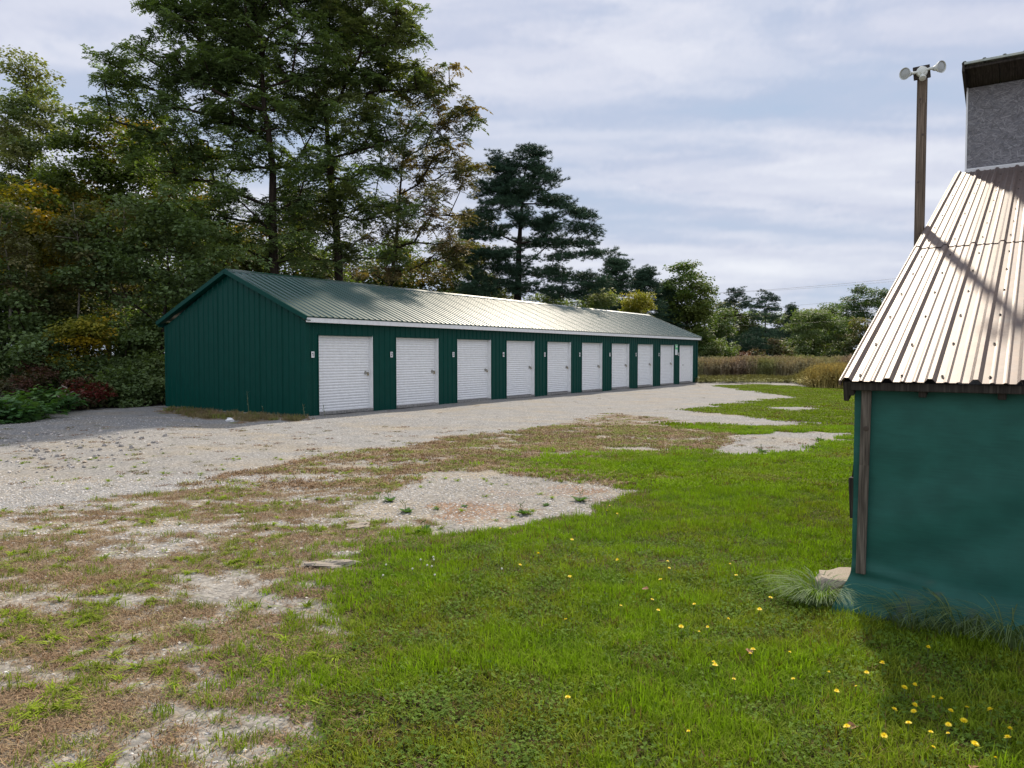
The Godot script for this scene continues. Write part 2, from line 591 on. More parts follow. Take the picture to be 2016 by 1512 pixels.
func build_ground() -> void:
	var xs := PackedFloat32Array()
	var half := lines(0.0, 0.055, 0.022, 420.0)
	for i in range(half.size() - 1, 0, -1):
		xs.append(-half[i])
	for v in half:
		xs.append(v)
	var zs := PackedFloat32Array([40.0, 12.0, 4.0, 1.0, -1.0])
	for v in lines(2.2, 0.055, 0.0115, 700.0):
		zs.append(-v)
	var v := PackedVector3Array()
	var n := PackedVector3Array()
	var c := PackedColorArray()
	var ix := PackedInt32Array()
	var w := xs.size()
	for z in zs:
		for x in xs:
			var near := z > -60.0 and absf(x) < 60.0
			var y := height(x, z) if near else -0.03
			v.append(Vector3(x, y, z))
			var dx := height(x + 0.2, z) - y if near else 0.0
			var dz := height(x, z + 0.2) - y if near else 0.0
			n.append(Vector3(-dx, 0.2, -dz).normalized())
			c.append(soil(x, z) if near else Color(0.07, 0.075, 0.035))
	for j in zs.size() - 1:
		for i in w - 1:
			var a := j * w + i
			ix.append_array(PackedInt32Array([a, a + w, a + 1, a + 1, a + w, a + w + 1]))
	var arr := []
	arr.resize(Mesh.ARRAY_MAX)
	arr[Mesh.ARRAY_VERTEX] = v
	arr[Mesh.ARRAY_NORMAL] = n
	arr[Mesh.ARRAY_COLOR] = c
	arr[Mesh.ARRAY_INDEX] = ix
	var m := ArrayMesh.new()
	m.add_surface_from_arrays(Mesh.PRIMITIVE_TRIANGLES, arr)
	var o := part("ground", m, M.ground, self)
	tag(o, "gravel yard running into worn dry turf and lawn", "ground", "", "structure")
	# the road that passes beyond the yard
	var b := MB.new()
	var e0 := on_ground(1372, 746)
	var e1 := on_ground(1700, 753)
	var dir := (e1 - e0).normalized()
	var side := dir.cross(Vector3.UP)
	if side.z > 0.0: side = -side
	var pts := []
	for k in 13:
		pts.append(e0 - dir * 60.0 + dir * 12.0 * k)
	for k in 12:
		var lift := Vector3(0, 0.03, 0)
		b.quad(pts[k] + lift, pts[k + 1] + lift, pts[k + 1] + side * 5.5 + lift, pts[k] + side * 5.5 + lift, Vector3.UP)
	tag(part("road", b.done(), M.asphalt, self), "pale road passing between the yard and the tall weeds", "road", "", "structure")

func soil(x: float, z: float) -> Color:
	var k := cover(x, z)
	var t := nz_fine.get_noise_2d(x * 0.7 + 9.0, z * 0.7)
	var u := nz_patch.get_noise_2d(x * 0.6 + 33.0, z * 1.2)
	var grey := Color(0.405, 0.40, 0.392)
	var sand := Color(0.45, 0.40, 0.325)
	match k:
		LAWN:
			return Color(0.055, 0.055, 0.02).lerp(Color(0.13, 0.10, 0.055), clampf(0.4 + t + u, 0, 1))
		DRY:
			return Color(0.25, 0.19, 0.13).lerp(Color(0.38, 0.32, 0.245), clampf(0.5 + t * 1.2, 0, 1))
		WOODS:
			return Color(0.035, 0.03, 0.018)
		WEEDS:
			return Color(0.10, 0.085, 0.045)
	var s := clampf(0.08 + u * 1.1 + t * 0.4, 0.0, 1.0)
	if Geometry2D.is_point_in_polygon(Vector2(x + t, z + t), P.tan):
		s = clampf(s + 0.15, 0, 1)
	if Geometry2D.is_point_in_polygon(Vector2(x, z), P.dry):
		s = clampf(s + 0.4, 0, 1)
	var c := grey.lerp(sand, s)
	if Geometry2D.is_point_in_polygon(Vector2(x + t * 0.8, z + t * 0.8), P.red):
		c = c.lerp(Color(0.36, 0.22, 0.14), clampf(0.35 + u * 2.0, 0.0, 0.75))
	return c * (1.0 + t * 0.16)

# ---------------------------------------------------------------- storage row
const LEN := 29.2
const WID := 6.2
const WALL := 2.47
const RIB := 0.2286

# the ribbed sheet's outline: distance along the wall -> how far it stands out
func sheet_profile(x0: float, x1: float, rib: float, depth: float, minor: float) -> Array:
	var o := [[x0, 0.0]]
	var k := int(floor(x0 / rib)) - 1
	while k * rib < x1 + rib:
		var c := k * rib
		for q in [[-0.032, 0.0], [-0.012, depth], [0.012, depth], [0.032, 0.0]]:
			o.append([c + q[0], q[1]])
		if minor > 0.0:
			for s in [rib * 0.36, rib * 0.64]:
				for q in [[-0.016, 0.0], [-0.004, minor], [0.004, minor], [0.016, 0.0]]:
					o.append([c + s + q[0], q[1]])
		k += 1
	var r := []
	for q in o:
		if q[0] > x0 + 0.0005 and q[0] < x1 - 0.0005:
			r.append(q)
	r.push_front([x0, 0.0])
	r.append([x1, 0.0])
	return r

# a ribbed sheet standing on axis ax (along) and up, facing out; bottom and top heights may vary along it
func ribbed(o: Vector3, ax: Vector3, out: Vector3, x0: float, x1: float, low: Callable, high: Callable, depth := 0.02) -> ArrayMesh:
	var b := MB.new()
	var pr := sheet_profile(x0, x1, RIB, depth, 0.0)
	for i in pr.size() - 1:
		var a: Vector3 = o + ax * pr[i][0] + out * pr[i][1]
		var d: Vector3 = o + ax * pr[i + 1][0] + out * pr[i + 1][1]
		var up := Vector3.UP
		b.quad(a + up * float(low.call(pr[i][0])), d + up * float(low.call(pr[i + 1][0])), d + up * float(high.call(pr[i + 1][0])), a + up * float(high.call(pr[i][0])), out)
	return b.done()

func roof_sheet(width: float, long: float, depth: float, minor: float, off := 0.0) -> ArrayMesh:
	# lies in x (width) and -z (long), ribs stand up in y
	var b := MB.new()
	var pr := sheet_profile(off, off + width, RIB, depth, minor)
	for i in pr.size() - 1:
		var a := Vector3(pr[i][0] - off, pr[i][1], 0)
		var d := Vector3(pr[i + 1][0] - off, pr[i + 1][1], 0)
		var l := Vector3(0, 0, -long)
		b.quad(a, d, d + l, a + l, Vector3.UP)
		var t := Vector3(0, -0.004, 0)
		b.quad(a, d, d + t, a + t, Vector3(0, 0, 1))
	return b.done()

func build_storage() -> void:
	var a := on_ground(604, 819)
	var t := thing("storage_building", "long low green metal storage building with ten white doors on gravel", "building", Vector3(a.x, 0, a.z), deg_to_rad(90.0 - 33.4))
	var zero := func(_x): return -0.05
	# doors: [left edge, width]
	var doors := [[0.40, 2.06], [3.42, 2.02], [6.39, 1.97], [9.32, 1.95], [12.20, 1.94], [15.07, 1.94], [17.94, 1.92], [20.81, 1.90], [23.66, 1.88], [26.35, 2.12]]
	var top := 2.13
	# front: ribbed sheets between the doors and over them
	var x := 0.0
	for i in doors.size() + 1:
		var to: float = doors[i][0] if i < doors.size() else LEN
		part("wall_panel", ribbed(Vector3.ZERO, Vector3.RIGHT, Vector3.BACK, x, to, zero, func(_x): return WALL), M.green, t)
		if i < doors.size():
			x = to + doors[i][1]
			part("wall_panel", ribbed(Vector3.ZERO, Vector3.RIGHT, Vector3.BACK, to, x, func(_x): return top, func(_x): return WALL), M.green, t)
	# gable ends and back
	var rise := func(w): return WALL + (3.90 - WALL) * (1.0 - absf(w - WID / 2) / (WID / 2))
	var w := 0.0
	while w < WID - 0.01:
		var w2 := minf(w + 0.9144, WID)
		part("wall_panel", ribbed(Vector3.ZERO, Vector3(0, 0, -1), Vector3.LEFT, w, w2, zero, rise), M.green, t)
		part("wall_panel", ribbed(Vector3(LEN, 0, 0), Vector3(0, 0, -1), Vector3.RIGHT, w, w2, zero, rise), M.green, t)
		w = w2
	part("back_wall", ribbed(Vector3(0, 0, -WID), Vector3.RIGHT, Vector3.FORWARD, 0.0, LEN, zero, func(_x): return WALL), M.green, t)
	# corner trim
	for q in [[0.03, 0.0, 0.0], [LEN - 0.03, 0.0, 0.0], [0.03, -WID, 0.0], [LEN - 0.03, -WID, 0.0]]:
		var b := MB.new()
		b.box(at(q[0], WALL / 2, q[1]), Vector3(0.13, WALL - 0.02, 0.075), 0.006)
		part("corner_trim", b.done(), M.green_trim, t)
	part("floor_slab", boxed(Vector3(LEN - 0.1, 0.1, WID - 0.1), 0.0, at(LEN / 2, -0.02, -WID / 2)), M.concrete, t)
	# roof: sheets a yard wide on both slopes
	var run := WID / 2 + 0.22
	var eave := 2.585
	var ridge := 3.97
	var slope := atan2(ridge - eave, run)
	var long := run / cos(slope)
	var full := roof_sheet(0.9144, long, 0.021, 0.0)
	var over := 0.16
	var rx := -over
	while rx < LEN + over - 0.02:
		var wd := minf(0.9144, LEN + over - rx)
		var ms := full if wd > 0.914 else roof_sheet(wd, long, 0.021, 0.0)
		var f := part("roof_panel", ms, M.green_roof, t, Vector3(rx, eave, 0.22))
		f.rotation = Vector3(slope, 0, 0)
		var k := part("roof_panel", ms, M.green_roof, t, Vector3(rx + wd, eave, -WID - 0.22))
		k.rotation = Vector3(slope, PI, 0)
		rx += wd
	var rc := MB.new()
	for s in [1.0, -1.0]:
		var z0 := -WID / 2
		var y0 := ridge + 0.035
		rc.quad(Vector3(-over - 0.01, y0, z0), Vector3(LEN + over + 0.01, y0, z0), Vector3(LEN + over + 0.01, y0 - 0.17 * tan(slope), z0 + s * 0.17), Vector3(-over - 0.01, y0 - 0.17 * tan(slope), z0 + s * 0.17), Vector3(0, 1, s * 0.3))
		rc.quad(Vector3(-over - 0.01, y0 - 0.17 * tan(slope), z0 + s * 0.17), Vector3(LEN + over + 0.01, y0 - 0.17 * tan(slope), z0 + s * 0.17), Vector3(LEN + over + 0.01, y0 - 0.17 * tan(slope) - 0.03, z0 + s * 0.172), Vector3(-over - 0.01, y0 - 0.17 * tan(slope) - 0.03, z0 + s * 0.172), Vector3(0, 0, s))
	part("ridge_cap", rc.done(), M.ridge, t)
	# rake trim on the gables
	for gx in [-over - 0.012, LEN + over + 0.012]:
		for s in [1.0, -1.0]:
			var b := MB.new()
			var mid := Vector3(gx, (eave + ridge) / 2 - 0.045, -WID / 2 + s * run / 2)
			b.box(Transform3D(Basis(Vector3.RIGHT, s * slope), mid), Vector3(0.03, 0.12, long + 0.02), 0.005)
			part("rake_trim", b.done(), M.green_trim, t)
			var so := MB.new()
			so.box(Transform3D(Basis(Vector3.RIGHT, s * slope), mid + Vector3(0.08 if gx < 0 else -0.08, -0.06, 0)), Vector3(0.14, 0.012, long))
			part("soffit", so.done(), M.green, t)
	# white fascia with the dark drip edge above it
	part("fascia", boxed(Vector3(LEN + over * 2 - 0.04, 0.125, 0.03), 0.004, at(LEN / 2, 2.495, 0.18)), M.white, t)
	part("drip_edge", boxed(Vector3(LEN + over * 2, 0.03, 0.05), 0.004, at(LEN / 2, 2.572, 0.185)), M.green_trim, t)
	part("soffit", boxed(Vector3(LEN + over * 2 - 0.06, 0.012, 0.16), 0.0, at(LEN / 2, 2.452, 0.085)), M.green, t)
	part("fascia", boxed(Vector3(LEN + over * 2 - 0.04, 0.125, 0.03), 0.004, at(LEN / 2, 2.495, -WID - 0.18)), M.green_trim, t)
	# doors
	for i in doors.size():
		storage_door(t, i, doors[i][0], doors[i][1], top)
	# notice between the last two doors
	var nx := 25.86
	var sign := part("notice_sign", boxed(Vector3(0.34, 0.56, 0.012), 0.002, at(nx, 1.86, 0.032)), M.white, t)
	sign.set_meta("label", "green and white notice board between the last two doors")
	var gm := mat(lin(0.10, 0.55, 0.22), 0.5)
	part("green_heading", boxed(Vector3(0.32, 0.26, 0.003), 0.0, at(nx, 2.00, 0.0395)), gm, sign)
	part("white_mark", boxed(Vector3(0.20, 0.09, 0.003), 0.0, at(nx + 0.04, 2.03, 0.0425)), M.white, sign)
	var pale := mat(lin(0.45, 0.62, 0.58), 0.6)
	for k in 4:
		part("print_line", boxed(Vector3(0.26 - 0.03 * (k % 2), 0.022, 0.003), 0.0, at(nx, 1.82 - 0.055 * k, 0.0395)), pale, sign)

func storage_door(t: Node3D, i: int, x: float, w: float, top: float) -> void:
	var b := MB.new()
	var back := -0.14
	var sill := 0.058 + rnd(0.0, 0.03)
	var lift := rnd(-0.035, 0.035)
	if i < 9:
		# corrugated roll-up curtain: rounded slats
		var slats := 27
		var sh := (top - sill) / slats
		for k in slats:
			var y0 := sill + sh * k
			var pr := [[0.0, 0.0], [0.07, 0.0], [0.17, 0.020], [0.50, 0.027], [0.86, 0.018], [1.0, 0.0]]
			for q in pr.size() - 1:
				var ya: float = y0 + pr[q][0] * sh
				var yb: float = y0 + pr[q + 1][0] * sh
				b.quad(Vector3(x, ya, back + pr[q][1]), Vector3(x + w, ya, back + pr[q][1]), Vector3(x + w, yb, back + pr[q + 1][1]), Vector3(x, yb, back + pr[q + 1][1]), Vector3.BACK)
	else:
		# overhead door of flat sections with a raised line at each joint
		var sh := (top - sill) / 8.0
		for k in 8:
			b.box(at(x + w / 2, sill + sh * (k + 0.5), back), Vector3(w, sh - 0.012, 0.03), 0.006)
			b.box(at(x + w / 2 - 0.2, sill + sh * (k + 0.72), back + 0.018), Vector3(w * 0.62, 0.03, 0.012), 0.004)
		b.box(at(x + w / 2, (sill + top) / 2, back - 0.012), Vector3(w, top - sill, 0.01))
	var d := part("overhead_door" if i == 9 else "roll_up_door", b.done(), M.door, t)
	if i == 9:
		d.set_meta("label", "smoother sectional white door at the far end of the row")
	# lining of the opening
	part("jamb", boxed(Vector3(0.02, top, 0.15), 0.0, at(x + w - 0.012, top / 2, back + 0.071)), M.white, d)
	part("jamb", boxed(Vector3(0.02, top, 0.15), 0.0, at(x + 0.012, top / 2, back + 0.071)), M.white, d)
	part("jamb_edge", boxed(Vector3(0.02, top, 0.03), 0.003, at(x + 0.0, top / 2, 0.012)), M.green_trim, d)
	part("header", boxed(Vector3(w, 0.02, 0.15), 0.0, at(x + w / 2, top - 0.012, back + 0.071)), M.green_trim, d)
	part("threshold", boxed(Vector3(w, 0.075, 0.2), 0.006, at(x + w / 2, 0.03, back + 0.06)), M.concrete, d)
	if i < 9:
		part("bottom_bar", boxed(Vector3(w - 0.06, 0.05, 0.035), 0.004, at(x + w / 2, sill + 0.032, back + 0.012)), M.white, d)
		var lx := x + w - 0.14
		var l := MB.new()
		l.box(at(lx, 1.10 + lift, back + 0.03), Vector3(0.17, 0.045, 0.018), 0.004)
		l.box(at(lx - 0.05, 1.10 + lift, back + 0.034), Vector3(0.06, 0.10, 0.016), 0.004)
		part("latch", l.done(), M.steel, d)
		var pad := MB.new()
		pad.box(at(lx + 0.035, 1.045 + lift, back + 0.055), Vector3(0.05, 0.05, 0.024), 0.006)
		pad.tube([Vector3(lx + 0.02, 1.06 + lift, back + 0.055), Vector3(lx + 0.02, 1.105 + lift, back + 0.055), Vector3(lx + 0.05, 1.105 + lift, back + 0.055), Vector3(lx + 0.05, 1.06 + lift, back + 0.055)], [0.005, 0.005, 0.005, 0.005], 6)
		part("padlock", pad.done(), M.brass, d)
	else:
		part("lock", boxed(Vector3(0.07, 0.06, 0.03), 0.008, at(x + w * 0.42, 1.02, back + 0.03)), M.steel, d)
	# number
	var px := x - 0.20
	var py := 1.60
	if i == 9: py = 1.62; px = x - 0.12
	var pl := part("number_plate", boxed(Vector3(0.11, 0.17, 0.006), 0.001, at(px, py, 0.026)), M.black, t)
	var tm := TextMesh.new()
	tm.text = str(i + 1)
	var sf := SystemFont.new()
	sf.font_names = PackedStringArray(["Droid Sans"])
	sf.font_weight = 700
	tm.font = sf
	tm.font_size = 64
	tm.pixel_size = 0.0022 if i < 9 else 0.0014
	tm.depth = 0.002
	var plate := part("number_field", boxed(Vector3(0.10, 0.16, 0.003), 0.0, at(px, py, 0.0305)), M.white, pl)
	plate.name = "number_field"
	var dg := part("digit", tm, M.black, pl, Vector3(px, py, 0.0335))
	dg.name = "digit"

# ---------------------------------------------------------------- tarp-sided stand
const HUT_TURN := -34.6
var hut_at := Vector3.ZERO

func build_stand() -> void:
	var e := at_depth(1655, 750, 4.75)
	var eave := e.y
	hut_at = Vector3(e.x, 0, e.z)
	var t := thing("farm_stand", "low stand with dull metal roof and green tarp wall on the lawn", "building", hut_at, deg_to_rad(HUT_TURN))
	var slope := deg_to_rad(20.0)
	var wide := 5.6
	var deep := 8.0
	# roof sheets: two courses, three feet wide
	var course := [[0.0, 3.55, 0.0], [3.45, deep - 3.45, 0.008]]
	for cs in course:
		var full := roof_sheet(0.9144 + 0.03, cs[1], 0.024, 0.006, -0.034)
		var x := 0.0
		for k in 6:
			var s := part("roof_panel", full, M.zinc, t, Vector3(x, eave + sin(slope) * cs[0] + cs[2] + (0.003 if k % 2 else 0.0), -cos(slope) * cs[0]))
			s.rotation = Vector3(slope, 0, 0)
			x += 0.9144
	# folded edge along the rake
	var rk := MB.new()
	rk.box(Transform3D(Basis(Vector3.RIGHT, slope), Vector3(-0.006, eave + sin(slope) * deep / 2 - 0.012, -cos(slope) * deep / 2)), Vector3(0.012, 0.034, deep), 0.003)
	part("rake_edge", rk.done(), M.zinc, t)
	# screws with rubber washers, in rows over the purlins
	var sm := MB.new()
	sm.lathe(Transform3D.IDENTITY, [[0.0, 0.010], [0.005, 0.010], [0.006, 0.004], [0.0095, 0.003], [0.0095, 0.0]], 8)
	var screw := sm.done()
	var dark := mat(lin(0.09, 0.075, 0.065), 0.6, 0.3)
	for j in 13:
		for k in 12:
			var along := 0.06 + 0.61 * j + (0.0 if j else 0.02)
			if along > deep - 0.1: continue
			var xx := 0.034 + RIB * k * 1.0 + 0.062
			var p := Vector3(xx + rnd(-0.008, 0.008), 0.002, -along + rnd(-0.012, 0.012))
			var s := part("screw", screw, dark, t, Vector3(p.x, eave + sin(slope) * -p.z + (0.01 if along > 3.45 else 0.001) + 0.003, cos(slope) * p.z))
			s.rotation.x = slope
	# rafters: their tails show under the sheet
	for k in 13:
		var b := MB.new()
		b.box(Transform3D(Basis(Vector3.RIGHT, slope), Vector3(0.047 + 0.40 * k, eave + sin(slope) * 3.9 - 0.058, -cos(slope) * 3.9 - 0.02)), Vector3(0.042, 0.095, 7.75), 0.004)
		part("rafter", b.done(), M.wood_dark, t)
	part("eave_beam", boxed(Vector3(wide - 0.1, 0.05, 0.04), 0.004, at(wide / 2, eave - 0.033, -0.05)), M.wood_dark, t)
	part("rake_board", boxed(Vector3(0.03, 0.13, deep - 0.1), 0.004, Transform3D(Basis(Vector3.RIGHT, slope), Vector3(0.022, eave + sin(slope) * deep / 2 - 0.085, -cos(slope) * deep / 2))), M.wood_dark, t)
	# tarp stretched over the front: slack folds, the hem kicked out over the ground
	part("tarp", tarp_mesh(wide, eave), M.tarp, t)
	# side wall under the rake, boarded
	var z := 0.16
	while z < 7.3:
		var z2 := minf(z + 0.19, 7.3)
		var b := MB.new()
		var h := eave - 0.06 + tan(slope) * z
		b.box(at(0.085, h / 2 + 0.02, -(z + z2) / 2), Vector3(0.024, h - 0.04, z2 - z - 0.006), 0.003)
		part("side_board", b.done(), M.wood_dark, t)
		z = z2
	part("back_wall", boxed(Vector3(wide - 0.1, 4.1, 0.03), 0.0, at(wide / 2, 2.05, -7.55)), M.osb, t)
	part("far_wall", boxed(Vector3(0.03, 1.45, 7.4), 0.0, at(wide - 0.2, 0.73, -3.8)), M.wood_dark, t)
	# batten down the corner, with a knot
	var bt := part("corner_batten", boxed(Vector3(0.056, 1.16, 0.022), 0.003, Transform3D(Basis(Vector3(0, 0, 1), -0.014), Vector3(0.128, 0.80, -0.085))), M.wood_grey, t)
	bt.set_meta("label", "weathered grey batten nailed down the corner of the tarp")
	var kn := MB.new()
	kn.lathe(Transform3D(Basis(Vector3.RIGHT, PI / 2), Vector3(0.138, 1.138, -0.0735)), [[0.0, 0.0018], [0.012, 0.0016], [0.0165, 0.0]], 14)
	part("knot", kn.done(), mat(lin(0.05, 0.035, 0.025), 0.8), bt)
	# short plank propped against the side
	var pk := MB.new()
	pk.box(Transform3D(Basis(Vector3(0, 0, 1), 0.05), Vector3(0.045, 0.68, -0.21)), Vector3(0.03, 0.26, 0.10), 0.003)
	pk.box(Transform3D(Basis(Vector3(0, 0, 1), -0.07) * Basis(Vector3.RIGHT, -0.12), Vector3(0.058, 0.96, -0.27)), Vector3(0.026, 0.34, 0.08), 0.003)
	part("prop_plank", pk.done(), M.wood_dark, t)
	# upper storey of strand board standing on the roof
	var y0 := eave + sin(slope) * deep
	for k in 2:
		part("strand_board", boxed(Vector3(2.42, 1.17, 0.012), 0.002, at(0.125 + 1.21 + 2.428 * k, y0 + 0.575, -7.50)), M.osb, t)
	for k in 2:
		part("strand_board", boxed(Vector3(0.012, 1.17, 1.0), 0.002, at(0.119, y0 + 0.575, -8.02 - 1.01 * k)), M.osb, t)
	part("corner_strip", boxed(Vector3(0.022, 1.2, 0.03), 0.003, at(0.113, y0 + 0.57, -7.50)), M.white, t)
	part("flashing", boxed(Vector3(wide - 0.2, 0.05, 0.03), 0.004, Transform3D(Basis(Vector3.RIGHT, 0.3), Vector3(wide / 2 + 0.02, y0 + 0.012, -7.472))), M.white, t)
	# its roof leans back, the high edge to the front
	var ut := Transform3D(Basis(Vector3.RIGHT, -0.30), Vector3(0, y0 + 1.365, -7.10))
	for k in 13:
		part("plank", boxed(Vector3(0.39, 0.02, 1.9), 0.002, ut * at(0.30 + 0.40 * k, -0.03, -0.95)), M.wood_dark, t)
	part("fascia", boxed(Vector3(wide - 0.3, 0.04, 0.03), 0.003, ut * at(wide / 2 - 0.05, -0.05, 0.0)), M.wood_dark, t)
	part("barge_board", boxed(Vector3(0.03, 0.13, 2.0), 0.003, ut * at(0.09, -0.06, -0.95)), M.wood_dark, t)
	for k in 6:
		var up := part("upper_roof_panel", roof_sheet(0.93, 2.1, 0.024, 0.0, -0.034), M.zinc_old, t)
		up.transform = ut * at(0.07 + 0.9144 * k, 0.003 * (k % 2), 0.06)
	part("upper_roof_edge", boxed(Vector3(wide - 0.4, 0.035, 0.01), 0.002, ut * at(wide / 2 - 0.1, -0.014, 0.062)), M.zinc_old, t)

func tarp_mesh(wide: float, eave: float) -> ArrayMesh:
	var b := MB.new()
	b.colored = true
	var nx := 90
	var ny := 60
	var fold := noise(FastNoiseLite.new(), 88, 0.9, 3)
	var g := []
	var x0 := 0.062
	for j in ny + 1:
		var v := float(j) / ny
		var row := []
		for i in nx + 1:
			var u := pow(float(i) / nx, 1.35)
			var y := lerpf(-0.02, eave - 0.06, pow(v, 1.25))
			var kick := 1.0 - smoothstep(0.0, 0.26, y)
			var hem := lerpf(0.235, 0.13, smoothstep(0.0, 0.9, u * wide)) * kick * kick
			var slack := 0.016 * sin(u * 9.0 + y * 2.0) * (1.0 - v) + fold.get_noise_2d(u * wide * 0.9, y * 0.8) * 0.022
			# soft slanting drag folds from the corner
			slack += 0.010 * sin((u * wide * 0.8 - y * 1.6) * 7.0) * smoothstep(0.15, 0.5, y) * (1.0 - smoothstep(0.7, 1.3, y))
			slack += 0.02 * exp(-pow((y - 0.25 + u * wide * 0.12) / 0.03, 2.0)) * (1.0 - smoothstep(0.2, 0.9, u * wide))
			var x := lerpf(x0, wide - 0.1, u) - 0.075 * kick * (1.0 - smoothstep(0.0, 0.5, u * wide))
			row.append(Vector3(x, y, -0.115 + hem + slack * (1.0 - 0.6 * kick)))
		g.append(row)
	var clean := Color(0.022, 0.118, 0.095)
	var mud := Color(0.10, 0.105, 0.08)
	var nrm := func(j, i):
		var a: Vector3 = g[mini(j + 1, ny)][i] - g[maxi(j - 1, 0)][i]
		var d: Vector3 = g[j][mini(i + 1, nx)] - g[j][maxi(i - 1, 0)]
		return d.cross(a).normalized()
	var tint := func(j, i):
		var p: Vector3 = g[j][i]
		# dried mud splashed on the hem, in blotches
		var m := fold.get_noise_2d(p.x * 2.2 + 7.0, p.y * 3.0) + fold.get_noise_2d(p.x * 9.0, p.y * 11.0) * 0.35
		var edge := 0.08 + 0.10 * smoothstep(0.12, 0.6, p.x)
		var s := smoothstep(0.10, 0.34, m + (edge * 0.75 - p.y) * 4.0)
		return clean.lerp(mud, s * clampf(0.55 + m * 0.7, 0.0, 0.85))
	for j in ny:
		for i in nx:
			for q in [[j, i], [j + 1, i + 1], [j, i + 1], [j, i], [j + 1, i], [j + 1, i + 1]]:
				b.v.append(g[q[0]][q[1]])
				b.n.append(nrm.call(q[0], q[1]))
				b.c.append(tint.call(q[0], q[1]))
	# round the corner
	for j in ny:
		var a: Vector3 = g[j][0]
		var d: Vector3 = g[j + 1][0]
		b.col = clean
		b.quad(a, d, d + Vector3(0.008, 0, -0.14), a + Vector3(0.008 + 0.05 * (1.0 - float(j) / ny), 0, -0.14), Vector3.LEFT)
	return b.done()

func build_floodlight_pole() -> void:
	var hb := Basis(Vector3.UP, deg_to_rad(HUT_TURN))
	var base := hut_at + hb * Vector3(-0.075, 0, -4.25)
	var top := 4.58
	var p := thing("lamp_post", "tall square weathered timber post standing beside the stand's roof", "post", base, deg_to_rad(HUT_TURN))
	part("shaft", boxed(Vector3(0.092, top, 0.092), 0.006, at(0, top / 2, 0)), M.wood_post, p)
	var kn := mat(lin(0.07, 0.05, 0.04), 0.8)
	for q in [[0.01, 2.9, 0.0], [-0.015, 3.45, 0.0], [0.02, 3.95, 0.0], [-0.01, 4.33, 0.0]]:
		var b := MB.new()
		b.lathe(Transform3D(Basis(Vector3.RIGHT, PI / 2), Vector3(q[0], q[1], 0.0462)), [[0.0, 0.0015], [0.009, 0.0012], [0.013, 0.0]], 12)
		part("knot", b.done(), kn, p)
	var f := thing("security_floodlight", "twin-head security floodlight with motion sensor on top of the timber post", "floodlight", base + Vector3(0, top + 0.02, 0) + hb * Vector3(0, 0, 0.07), deg_to_rad(HUT_TURN + 14.0))
	f.scale = Vector3.ONE * 0.8
	part("backing_board", boxed(Vector3(0.20, 0.17, 0.03), 0.003, Transform3D(Basis(Vector3(0, 0, 1), 0.10), Vector3(0, 0, 0))), M.wood_dark, f)
	var bx := MB.new()
	bx.lathe(Transform3D(Basis(Vector3.RIGHT, PI / 2), Vector3(0, 0, 0.012)), [[0.0, 0.058], [0.030, 0.056], [0.040, 0.046], [0.060, 0.042], [0.069, 0.030], [0.071, 0.0]], 28)
	part("junction_box", bx.done(), M.lamp_shell, f)
	for s in [-1.0, 1.0]:
		var l := MB.new()
		var dir := Vector3(s * 0.62, -0.14, 0.78).normalized()
		var el := Vector3(s * 0.125, 0.005 + 0.018 * s, 0.05)
		l.tube([Vector3(s * 0.05, 0.005 + 0.01 * s, 0.045), Vector3(s * 0.09, 0.007 + 0.015 * s, 0.05), el], [0.017, 0.019, 0.021], 12)
		var tb := Transform3D(Basis(Quaternion(Vector3.UP, dir)), el + Vector3(s * 0.03, 0, -0.01))
		l.lathe(tb, [[0.0, -0.035], [0.026, -0.032], [0.032, -0.015], [0.038, 0.015], [0.060, 0.055], [0.074, 0.088], [0.078, 0.098], [0.074, 0.100], [0.068, 0.086]], 28)
		var h := part("lamp_head", l.done(), M.lamp_shell, f)
		var g := MB.new()
		g.lathe(tb, [[0.0, 0.094], [0.03, 0.092], [0.055, 0.088], [0.070, 0.083]], 28)
		part("lens", g.done(), M.lamp_glass, h)
	var ms := MB.new()
	var st := Transform3D(Basis(Vector3.RIGHT, PI * 0.80), Vector3(0, -0.045, 0.055))
	ms.lathe(st, [[0.0, -0.01], [0.016, -0.008], [0.018, 0.02], [0.034, 0.045], [0.044, 0.07], [0.040, 0.082], [0.0, 0.088]], 20)
	part("motion_sensor", ms.done(), M.lamp_shell, f)

# ---------------------------------------------------------------- house that peeps out past the stand's roof
func build_house() -> void:
	var c := at_depth(1722, 698, 58.0)
	var t := thing("white_house", "corner of a white clapboard house peeping past the stand's roof edge", "house", Vector3(c.x, 0, c.z), deg_to_rad(-20))
	for k in 18:
		part("clapboard", boxed(Vector3(7.0, 0.15, 0.03), 0.004, Transform3D(Basis(Vector3.RIGHT, -0.06), Vector3(3.5, 0.1 + 0.15 * k, 0))), M.white, t)
	part("side_wall", boxed(Vector3(0.05, 2.8, 6.0), 0.0, at(0.03, 1.4, -3.05)), M.white, t)
	part("side_wall", boxed(Vector3(0.05, 2.8, 6.0), 0.0, at(6.97, 1.4, -3.05)), M.white, t)
	part("back_wall", boxed(Vector3(7.0, 2.8, 0.05), 0.0, at(3.5, 1.4, -6.05)), M.white, t)
	for s in [1.0, -1.0]:
		part("roof_slope", boxed(Vector3(7.5, 0.1, 3.7), 0.0, Transform3D(Basis(Vector3.RIGHT, s * 0.42), Vector3(3.5, 3.42, -3.05 + s * 1.6))), M.asphalt, t)
	var w := part("window", boxed(Vector3(0.9, 1.3, 0.06), 0.01, at(2.5, 1.9, 0.03)), M.white, t)
	part("pane", boxed(Vector3(0.76, 1.16, 0.02), 0.0, at(2.5, 1.9, 0.065)), M.black, w)

